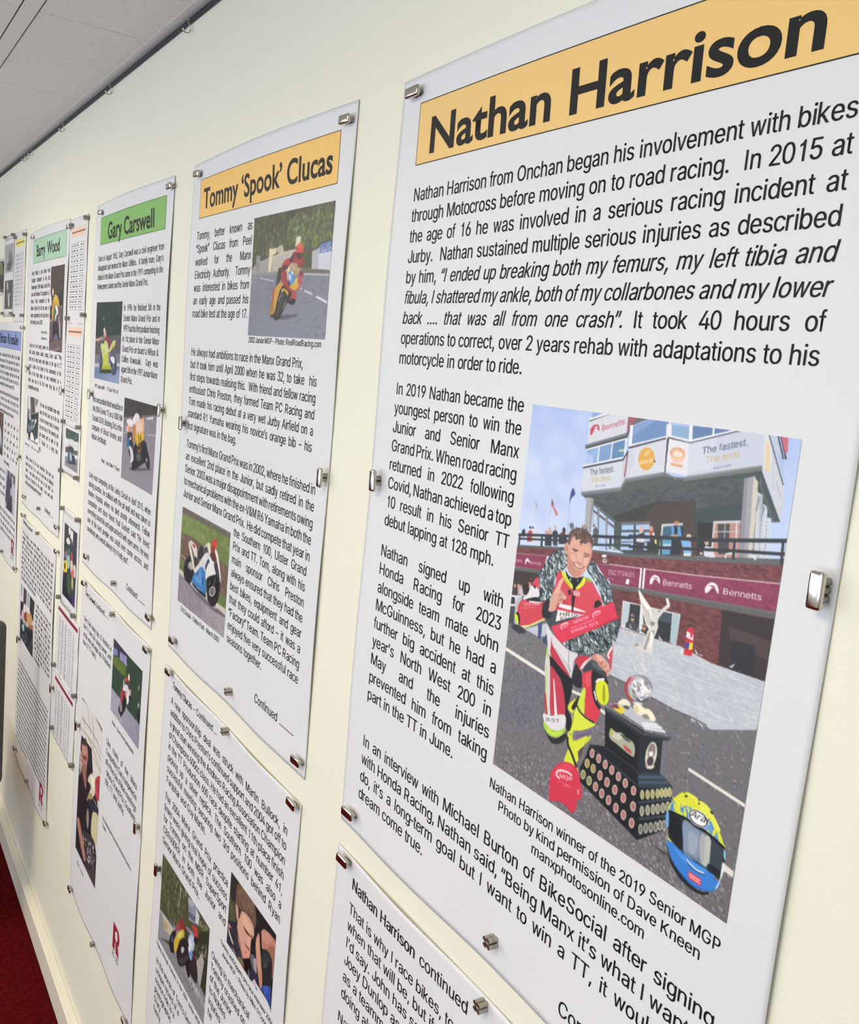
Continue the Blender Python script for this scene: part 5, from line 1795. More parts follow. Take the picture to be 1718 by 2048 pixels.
    ('t2', 200, 376.5, 553, 209.7, 327.4, 'colour close-up print of a man looking down beside a hand and a watch strap', """
p 1f2224 -44,4 1043,-36 1033,669 -44,695
s 2a2d2c,171a1c,33373a,222827 120 34.2 1.6 60 9,3 989,4 972,363 528,440 552,50
p 4e5238 11,213 147,194 191,360 20,460
s 6a6e40,444830,585c3c 40 23.9 1.8 80 23,227 149,206 191,360 27,451
P 30302f -7,11 217,2 178,178 32,228
P 6a5444 145,83 217,2 494,-17 575,50 597,149 558,203 488,161 394,176 313,182 291,256 205,239 149,206
P 7c6452 235,11 433,4 534,36 481,115 355,134 252,114
P 4c3a30 176,217 267,206 306,242 245,281 185,274
s 8a705c,5a4638,6a5444 70 23.3 4 65 163,86 235,5 495,-11 570,65 550,151 392,164 263,183
P cf9c88 154,240 175,211 215,247 226,316 195,332
P d0a08c 299,202 394,176 490,172 558,203 574,263 527,321 521,393 522,456 492,518 418,559 302,540 223,456 214,347 247,292
P dcb09a 318,217 414,202 530,231 491,291 399,317 314,294
P b57f6c 218,421 310,485 386,558 419,565 326,591 234,526
P 6a463c 348,307 429,306 493,303 480,322 401,334
P 7a5044 493,308 552,275 539,295 495,317
P e0a898 439,370 495,320 519,376 485,414
P 8c4a44 384,432 447,429 502,423 496,439 434,449
P d99a8c 375,482 451,458 505,447 491,512 416,541
P c08070 381,523 424,486 469,473 427,510
P 2c303c 4,468 196,389 267,521 326,591 242,681 2,659
P 343a4a 182,408 227,479 356,574 298,619 221,546
P c9c3ba 20,511 67,537 160,584 128,595 46,561
P c67c78 6,480 81,467 68,492 19,505
s b9bcc4,5a5e68,8a8d96 40 14.3 3 40 37,661 199,621 290,674 141,677
P 7a6e54 269,641 360,598 413,632 339,673
P b8363c 354,665 415,644 421,691 381,688
P 0f1012 405,579 521,501 546,569 493,638 431,647
l d9dbe0 8.7 464,654 503,708
l d9dbe0 8.6 511,602 542,711
P 5f676a 517,472 587,419 622,449 621,551 554,514
P a89aa6 593,460 650,426 680,541 633,531
P 2a3044 547,581 694,533 703,604 563,699
P c08c76 616,289 651,200 680,189 707,274 771,424 803,562 764,605 709,524 649,420
P d4a28c 632,292 660,213 700,340 754,466 715,457
P b9806c 718,129 788,82 921,58 997,73 986,229 945,255 837,227 751,266 727,199
P c8907c 733,127 849,83 925,93 830,175 742,191
P 9a6a58 838,233 974,125 1000,345 958,372
P 24292c 747,294 808,238 896,222 961,264 968,454 898,485 806,466 754,403
P 33393c 785,290 869,245 905,292 829,402 780,374
l 7fa0a0 4.2 812,393 850,332
P 16181a 699,216 742,253 755,295 715,281
p 2f4c9c 802,556 968,460 991,673 882,603 778,603
P 3c5cb0 817,554 899,497 932,527 866,593
P c4bcc2 565,711 629,616 674,609 772,676 785,720 686,703
p 3850a0 626,707 706,627 763,726 688,721
P d8d4d6 660,617 794,612 912,615 988,643 992,685 778,724 709,651
n 3
"""),
    ('g', 140, 44.1, 271, 218.1, 391.4, 'colour print of a lime green racing motorcycle in front of dark trees', """
p 2c3b3a -147,-22 1053,-12 1032,792 -53,799
s 37504a,2a3a38,446055,243230,527064 300 20.5 2 85 -5,1 993,3 979,306 -13,305
s 6f7a6c,8a9a88 16 15.1 1.6 60 447,245 836,231 816,305 476,312
b 5
e b9cfc4 305,161 21.4,-0.2 1.2,6.9
p 5c5a60 -25,350 979,306 996,496 -17,536
s 6c6a72,4a484e,58565c,7a7880 80 22.7 2 10 -25,350 980,310 996,496 -17,536
p 77788a -28,523 1010,483 993,570 -24,617
p b9bccc -24,613 1008,565 1007,602 -18,653
g 6f80a6 8c9cc0 462,637 488,786 -37,654 1032,609 1014,777 -35,788
P 4a5068 201,607 257,499 347,600 344,687 235,693
O 9aa0b8 5.7 270,630 65.4,-3.2 9.0,52.0
P 3a3e50 621,545 649,510 801,504 884,600 848,676 713,679
P 5a5f78 713,583 796,571 810,653 728,666
P e0e0e4 643,523 770,518 812,570 747,581 657,556
P c6cf8a 225,422 345,380 470,380 553,454 543,497 454,595 361,578 283,494
P d2da9a 246,439 423,416 520,464 359,461
P bcc84e 356,547 524,489 559,590 648,603 677,665 325,684 347,600
P a8b43c 351,626 631,603 656,644 339,661
P d6d9a4 556,471 695,378 794,367 800,404 673,450 592,478
P c4bc58 666,409 796,380 792,409 657,455
l 55603c 7.9 364,435 375,499
l e2e2e6 6.9 559,488 582,568
l e2e2e6 6.9 627,481 614,507
P 5a5c62 220,387 285,342 391,331 350,405
P 8d8a88 233,361 354,328 409,335 326,376
P d8b09a -13,372 196,353 283,334 199,375 35,386
P a03c48 385,348 478,325 554,361 503,371 378,361
P c9a09c 317,320 420,296 444,330 355,332
P e0c8c0 316,264 368,250 402,297 333,307
P 8a3a46 519,362 607,368 603,444 566,429
P 3c4030 285,664 656,644 678,673 254,696
P 3a4440 440,309 541,286 566,327 479,329
n 4
"""),
    ('g', 150, 323.3, 558.9, 415.7, 584.6, 'colour print of a racer in white on a motorcycle with a yellow number plate', """
g 86858e 8f8b96 508,158 624,753 -128,-5 1067,-15 1070,737 -31,745
p 3d3a3c -13,-4 1013,-3 999,67 579,121 -7,180
s 5a5658,2f2d30,6a6560,484447,7a6f68 260 12.7 2.2 25 -3,5 1000,2 998,63 578,117 1,175
s 6a5a9a,5a4f80 16 10.3 1.6 30 101,6 351,6 323,30 90,39
p 77737a -7,180 999,67 999,99 -6,236
s 8e8a94,827e8a 120 21.8 6 8 3,235 993,104 1050,596 28,670
p e4e4e8 709,120 904,94 908,110 712,134
l c9c8d0 4.8 1,321 130,308
l d6d5dc 5.7 751,254 1006,233
l b9b9c0 2.9 628,136 974,81
P 5d5a62 261,597 890,513 864,534 430,599
p 7c7a84 0,717 145,726 998,709 1001,721 4,740
P 3a3632 682,252 699,335 800,382 877,456 875,515 815,524 758,473 680,398
P 24252a 342,576 350,441 433,359 694,310 800,382 879,464 860,517 781,512 730,489 428,590 329,596
P 3a3b40 448,437 607,424 634,481 526,505
P 5d5e64 467,452 561,435 600,473 508,495
P c9c6c6 760,447 791,447 804,475 780,469
P 8a6a40 489,396 555,405 610,363 590,418 511,424
P caa52e 413,295 650,247 668,301 549,375 451,366
P d6b43c 437,292 637,257 644,295 462,338
t 2e2a22 473,354 601,317 465,289 14
P 5c4630 514,358 647,312 607,347 535,386
P dbb08e 343,227 415,176 611,127 647,153 649,243 419,286 336,281
P e6ccb6 418,193 571,161 601,235 447,260
s 7a5640,c9906a,f0e0d0,a87850 40 9.9 2 70 357,217 614,140 648,239 386,285
P b98450 328,238 405,212 418,281 366,349 333,353
P e6dfe2 286,189 372,118 450,107 502,128 431,174 323,212
P d9d3d8 395,156 502,128 494,168 399,178
P e8e2e4 101,198 183,176 267,177 309,222 246,246 158,228
P e0b4ac 100,285 142,235 261,236 302,276 188,298
P d08a80 180,253 261,236 284,269 185,280
P 3c3844 154,302 287,282 330,336 284,359 181,353
P 3f6a9c 130,359 197,347 237,378 292,403 168,423
P 2c3038 218,367 315,346 358,395 298,434
P d0cdd2 212,427 276,405 368,452 381,517 285,544 292,493
P 4a4c54 197,438 248,436 292,493 239,482
P cfc9c9 214,345 278,324 282,346 241,355
P 5a4a3a 517,123 594,116 597,133 535,138
n 4
"""),
    ('g2', 140, 315.3, 543, 60.9, 223.6, 'colour print of a white and red motorcycle on a country road', """
p 34483a -70,4 1043,-22 988,751 -30,738
s 3f5a42,2c3f34,4d6a46,263730 220 26.8 1.8 60 -1,80 998,8 1003,479 552,485 14,478
b 5
p 3d3a4c -4,1 492,0 489,127 261,134 2,160
p 7f86b4 0,86 164,75 172,123 -7,174
p 9a96c4 249,60 496,32 508,121 260,129
l 3a3a58 7.6 375,43 375,120
p 5c7038 4,176 216,126 491,137 485,227 323,248 19,257
s 6f843c,7f9448,50642f 60 23.1 2 55 4,176 491,137 483,217 17,246
g a3a0b0 8f8ea2 292,551 843,730 12,490 323,489 574,494 1004,484 1003,730 -31,732
s b0aebb,9896a8 60 22.3 6 50 19,505 555,501 998,497 986,699 11,711
l 7f7d90 4.7 396,649 769,666
p 1e2a2c 879,446 985,327 1013,480 964,478
e 9aa4b0 929,332 27.8,-10.1 4.6,19.6
e 8a9a8c 909,180 20.2,-7.0 4.3,19.6
P 2b2a30 279,601 322,541 367,609 329,634
P 232328 361,633 419,438 516,404 533,492 465,572 393,633
P a8404a 333,424 404,354 436,416 407,487 350,519
P d8d4d8 407,370 457,303 569,248 635,291 546,344
P d07a80 471,381 545,339 573,384 518,414
P e6e0e2 547,349 619,313 618,412 556,456
P 3a3c46 575,284 647,249 656,300 618,302
P c9a9a6 627,299 672,283 672,332 636,350
P 24262c 609,365 683,339 673,387
P 4a3c40 452,272 504,221 621,209 610,261 496,290
P c85a4a 468,244 522,209 547,239 491,264
P e4d9cc 561,180 603,161 624,208 575,230
P a83a40 575,230 611,212 608,246
P cdd3d0 413,285 440,264 438,310 412,341
P 8a8c9a 302,548 368,501 419,550 366,603
n 4
"""),
    ('g2', 150, 46.1, 252.1, 289.8, 683, 'tall colour print of a person in black holding a trophy under a white railing', """
p dcd8d8 -137,41 1142,-145 1088,1932 -78,2001
l 7d786e 31.7 25,10 291,-10 625,-26 1011,44
l 6a655c 12.6 237,-40 580,-11 1011,44
l 9a958a 17.4 53,238 481,224 824,239 1010,325
l b5af9c 22.0 46,378 353,349 750,336 1000,382
l c6bc9c 21.8 268,449 633,484 1036,527
l aca386 17.2 353,349 770,426 1007,507
l 7f7a6e 10.5 297,24 489,269
l 8a8478 10.4 518,39 640,278
l 6f6a62 10.8 52,227 186,273
l 8a8478 12.5 633,131 641,403
l 948e80 8.6 177,216 228,372
p 2e2b2e 57,457 570,421 672,663 657,825 863,828 1000,976 863,1478 1003,1920 2,1921 -14,1018
p c9c3bc 61,653 121,682 129,877 8,981
s d9d4cc,6a5a54,3a3a44 14 45.2 1.6 80 36,667 121,682 135,911 13,978
p 23242b -14,1018 295,884 512,632 621,542 672,663 483,1004 596,1028 1000,976 910,1449 997,1898 28,1894
P b37a70 90,600 169,493 323,467 419,561 375,738 382,987 280,943 145,818
P c48c80 130,577 248,485 340,557 261,703
P 7a4e48 170,654 351,613 357,647 205,697
P 9a645c 195,790 346,729 363,947 275,921
P 4a3a34 122,532 262,415 349,464 228,522
P d6cdb8 450,846 627,690 787,721 816,845 687,961 447,1089 613,864
P efe8d8 586,740 732,703 786,824 657,825
P a8946c 447,1089 579,949 733,933 601,1050
P b5424a 804,685 1023,573 1015,837 846,865
s d07078,8f3038 12 42.4 2 60 807,696 1008,609 1010,814 859,856
p 2d3444 495,1061 738,956 1041,938 1063,1027 721,1108 505,1106
l d9d9d4 8.7 761,942 1019,951
P cfc6a4 703,1261 770,1091 1020,1055 953,1410 732,1386
P 8f8a80 459,1274 517,1163 591,1249 568,1391 498,1380
P 3c3c42 263,1563 898,1404 991,1875 247,1777
s b9b9b4,9a9a98,d6d6d0 50 39.6 1.6 80 325,1581 910,1449 929,1740 427,1782
P b08074 29,1549 131,1481 334,1627 516,1784 443,1851 207,1722
p 4a4448 454,1897 934,1763 1003,1920 761,1958
l f2f0ee 9.6 -11,1915 459,1920 1003,1920
n 4
"""),
    ('b', 100, 370.3, 552.4, 114.1, 344.3, 'colour print of a yellow racing motorcycle on a road', """
p 48413f -100,-38 1084,-20 1072,1307 -95,1322
s 5a514e,3c3736,665c58,4f4845 120 37.5 4 85 20,8 984,9 950,535 22,420
p 6d5d63 -15,589 908,602 998,1250 3,1274
s 7a6a70,62545a 60 37.3 4 10 38,815 928,805 992,1210 14,1245
p 2f2a2e -37,575 210,603 246,764 -29,766
P 2e3a34 674,412 866,387 885,576 705,568
l c9c4c8 11.2 710,592 889,596
l d9d4d6 10.2 17,805 183,806
l cbbfc4 8.7 35,1259 455,1236 822,1195
p 33333c -1,1109 766,1073 795,1045 933,1048 4,1130
P e0c9bc 109,392 169,323 252,366 211,435
P e6dfe4 -54,419 41,420 103,532 60,589 -25,546
P c9a84a 189,505 371,416 578,466 680,534 641,602 493,575 319,603 250,785 176,778 131,659 202,568
P d8b85c 253,463 410,430 545,479 410,520
P c08a54 161,547 341,533 354,596 177,617
P 4a7a58 292,644 430,616 486,713 346,728
P efeae4 390,596 493,575 616,657 593,719 462,769 388,839 417,727 498,685
P 25242a 508,734 592,712 583,754 531,761
P 33343e 264,848 435,810 617,836 715,985 833,1065 317,1086 253,1038
P 6a6e7c 351,1078 508,990 696,1068
P d6d0d2 665,725 751,807 840,908 846,1044 794,1038 769,902
P 3a3338 834,874 909,900 916,1049 848,1051
n 4
"""),
    ('b', 90, 62.5, 247.2, 492.6, 627.2, 'bluish print of a racer on a motorcycle', """
p dcd9dc -108,-19 1116,-24 1116,773 -74,764
p 3a383c -39,13 31,7 61,351 -16,359
p 5a545a 219,13 580,-6 663,160 726,226 624,246 444,275 288,292
l e2e0e2 12.2 322,87 336,268
p 8a868c 582,3 987,6 817,126 653,97
s a9a5aa,6a666c 20 39.3 3 80 611,9 962,13 818,135 659,133
p 3a4048 -64,375 31,244 147,374 318,308 626,255 1032,193 1031,497 1017,633 716,698 633,622 -13,634
s 4d5a64,2d333a,5f6c76 80 38.5 3 80 -34,386 983,216 1016,624 713,675 8,621
p 8a8c80 55,232 241,213 216,328 88,352
p 33303c 315,294 602,267 590,351 358,369
e 58706c 432,411 156.9,-18.7 8.1,41.0
P c9d4d6 361,382 540,361 597,396 467,389
P b9c4ca 667,351 842,326 823,378 679,432 707,447 565,506 535,478 675,405
P a9b8be 103,503 205,500 266,540 231,611 180,608 189,540
P d9dcdc 199,368 323,330 331,367 231,393
P 7a8890 306,488 504,449 566,511 372,559
P e6e3e6 356,604 502,579 636,640 692,697 376,700
P 3a3638 133,624 329,598 323,684 204,710
P efece8 806,653 1016,624 975,701 767,722
p 8a8480 -14,721 278,709 1021,695 1000,733 411,756
n 4
"""),
    ('b2', 90, 31.4, 266.6, 218.8, 395.4, 'colour print of a group of racers', """
p d9d9dc -52,-5 1053,-19 1057,780 -95,791
p 8aa8a4 0,0 112,8 90,154 -24,196
p 8aa0a4 491,10 609,-9 609,183 502,207
p 3a3c40 669,3 1001,5 930,284 807,286 673,200
p 2c2e38 -40,259 230,217 197,354 94,441 -44,468
p 5a4a54 202,-9 429,-14 422,200 198,237
P d0b4b4 96,382 263,301 364,365 233,518 128,490
P 8a4a4c 297,349 459,298 500,407 334,437
P c9a46c 459,293 645,230 832,245 845,331 568,433
P b06a58 664,406 939,337 892,429 671,471
P e6e0e0 230,252 391,231 362,308 230,345
P efe6e0 486,217 642,197 679,254 521,264
p 2a3640 -45,480 370,490 950,401 984,753 -19,762
s 3c4c56,1e2830,5a6c76,8aa0aa 70 36.5 2.5 85 -28,487 951,406 977,722 19,745
P b0c8cc 163,550 302,499 323,585 218,610
n 4
"""),
    ('k', 70, 335.4, 535.2, 503.9, 640.3, 'pale print of a motorcycle', """
p a9aec4 -145,-13 1093,-22 1114,695 -109,709
p 6a6c60 525,-6 975,3 1018,191 575,164
P 4a4a5c 208,64 369,24 547,474 367,550 20,559
P 3c3c4a 485,48 622,50 651,222 491,284
P c9ccd8 622,50 773,89 701,196
P 45424c 560,413 748,405 718,677 112,687
P bdbed0 701,196 1000,213 1063,594 829,610
n 4
"""),
    ('k', 50, -121.4, 243.1, 320.8, 472.7, 'print of racers cut off by the picture edge', """
p 4a464c -79,-10 1028,-12 1043,425 -70,422
P 8a5a5c 806,23 912,30 913,118 842,119
P d6d6dc 782,154 866,181 911,295 845,325
P 5a6a84 901,272 1055,281 1044,341 934,352
n 4
"""),
    ('pa', 90, 48.7, 199, 21.4, 120.8, 'print of a blue motorcycle under trees', """
p dcdfe2 -132,-15 1069,-23 1036,678 -85,684
p 4a5e58 -14,1 1011,-1 1011,136 749,164 551,147 147,179 12,170
s 566c64,3e504c,5f7670 70 41.3 2 25 16,10 991,6 998,127 550,142 39,168
l b9bcc0 11.2 -44,298 1028,208
p 5a5660 -35,342 387,284 427,372 330,400 -12,429
p 6a6a5c 523,334 969,304 961,369 536,398
l 3a3c3a 14.7 549,331 969,304
p 8e8c94 -20,497 980,430 1000,662 -14,664
s 7c7a82,98969e 50 36.3 4 25 -1,517 975,447 998,641 -1,656
P 4a4658 242,333 361,281 617,280 651,330 453,375 252,387
l 3a3440 12.6 313,183 324,286
P 5a6a84 232,411 502,358 596,428 825,524 264,578
P a9c0da 371,417 456,391 557,482 430,514
P 3c4450 567,416 744,411 826,529 626,544
P 40464c 248,553 819,504 827,535 265,584
n 4
"""),
    ('pb', 90, 31.7, 181.9, 41, 232.9, 'print of a racer on a green motorcycle with a yellow plate', """
p 3c4650 -113,-20 1089,-48 1092,1282 -108,1348
s 4c5862,2c3640,5a6670 60 51.2 2 80 16,7 980,4 961,414 -4,616
P dcd8d6 334,47 444,4 539,45 574,159 395,197
P 5a3a3a 324,182 457,123 489,218 376,242
P e0dcd8 189,261 349,207 493,258 406,317 217,317
P e6e2e0 561,41 694,54 671,219 552,164
P b8485a 559,446 670,401 740,576 605,608
P d8bcb8 552,570 713,552 746,726 582,746
P d9c9c0 767,600 940,569 959,754 799,754
P c9706a 647,710 826,667 813,811 676,845
P 9ac0b0 238,540 470,487 498,685 266,740
P 4f7058 227,439 457,367 492,472 260,524
P 9a6aa0 61,518 231,479 216,565 74,619
P e0c24a -41,708 274,635 303,814 14,853
P 3a3428 76,723 151,695 176,782 100,801
P 26303c -22,935 475,834 588,1174 979,1131 999,1267 0,1277
P 465a40 313,874 519,802 628,1102 426,1135
P c0b870 681,864 813,811 828,969 739,1012
P 4a3a6a 787,1121 1014,1061 999,1267 814,1257
n 4
"""),
    ('bw', 50, 22.1, 194.4, 30.5, 125.5, 'pale grey print of a rider', """
p a9a9ab -318,-59 1070,-32 1198,591 -166,583
P 77787a 496,195 710,143 980,304 936,443 555,457
P 5a5b5c 300,379 691,366 722,497 325,499
s 8c8d8f,b9b9bb,707173 40 54.7 1.6 60 -45,-2 950,10 1034,540 -7,515
n 4
"""),
    ('bw', 50, 35, 202.9, 152.2, 249.7, 'dark grey print of a rider in white', """
p 5f5e5c -219,-23 1130,-22 1078,612 -143,605
s 6c6b69,525150,7a7977 40 58.7 1.6 60 1,6 986,6 961,574 43,568
P d0d0d0 256,60 371,38 430,174 297,185
P c9c9c9 401,261 577,312 690,486 518,522
P b9b9b9 654,264 771,241 704,314 579,325
n 4
"""),
    ('lc', 50, -97.9, 177.3, 14.4, 111.2, 'greenish print', """
p 7c8060 -1091,-33 1063,-23 1080,373 -1108,439
s 5c6248,9aa07c,454a3c 40 52.5 1.6 60 -964,0 1023,1 1028,336 -964,416
P 4c4a4a 726,173 988,181 975,338 768,347
n 4
"""),
]
POSTERS = [
    ('n', 'poster', 'largest poster, yellow heading Nathan Harrison above a photo of a kneeling racer with trophy', 'poster', 'printed biography sheets on the wall'),
    ('n2', 'poster', 'white sheet headed Nathan Harrison continued, cut off at the bottom of the picture', 'poster', 'printed biography sheets on the wall'),
    ('t', 'poster', 'white poster with an orange heading Tommy Spook Clucas and two motorcycle photos', 'poster', 'printed biography sheets on the wall'),
    ('t2', 'poster', 'white sheet headed Tommy Clucas Continued with a close-up of a face and a motorcycle photo', 'poster', 'printed biography sheets on the wall'),
    ('g', 'poster', 'white poster with a bright green heading Gary Carswell and two motorcycle photos', 'poster', 'printed biography sheets on the wall'),
    ('g2', 'poster', 'white sheet headed Gary Carswell Continued with a red logo near its bottom edge', 'poster', 'printed biography sheets on the wall'),
    ('b', 'poster', 'white poster with a pale green heading Barry Wood far along the wall', 'poster', 'printed biography sheets on the wall'),
    ('b2', 'poster', 'white sheet of dense text below the Barry Wood poster, red logo in its lower corner', 'poster', 'printed biography sheets on the wall'),
    ('k', 'poster', 'farthest poster with a blue heading Brian Kneale, cut by the left picture edge', 'poster', 'printed biography sheets on the wall'),
    ('o1', 'results_sheet', 'upper orange-headed results sheet between the Barry Wood and Gary Carswell posters', 'results sheet', 'printed results tables'),
    ('o2', 'results_sheet', 'lower orange-headed results sheet above the small photo in a clear sleeve', 'results sheet', 'printed results tables'),
    ('r1', 'results_sheet', 'upper red-headed results sheet below the portrait race photo', 'results sheet', 'printed results tables'),
    ('r2', 'results_sheet', 'lower red-headed results sheet left of the Gary Carswell continued sheet', 'results sheet', 'printed results tables'),
    ('y', 'results_sheet', 'yellow-headed results sheet left of the Barry Wood poster', 'results sheet', 'printed results tables'),
]
LOGOS = {
    'g2': (425, 664, 52, 58),
    'b2': (446, 712, 52, 58),
    'k': (497, 722, 50, 52),
}
TABLES = {
    'o1': ('eecbb8', 24, 182, 24, 46, 26, 178, 62, 226, 13, True),
    'o2': ('eecbb8', 24, 182, 22, 44, 24, 180, 66, 268, 16, True),
    'r1': ('8a2a38', 14, 250, 12, 22, 26, 230, 34, 186, 22, False),
    'r2': ('8a2a38', 30, 256, 22, 32, 40, 240, 44, 184, 20, False),
    'y': ('e6dc7a', 24, 190, 24, 48, 26, 186, 70, 240, 13, True),
}
SLEEVES = [
    ('pa', 'sleeved_photo', 'small landscape print of a blue racing motorcycle under trees in a clear sleeve', (26, 200, 14, 130)),
    ('pb', 'sleeved_photo', 'portrait print of a racer with a yellow number plate in a clear sleeve', (16, 192, 22, 246)),
    ('bw', 'sleeved_photo', 'clear sleeve holding two black and white photos at the far left', (10, 204, 18, 262)),
    ('lc', 'sleeved_photo', 'greenish photo print cut off by the left edge of the picture', (4, 166, 4, 126)),
]
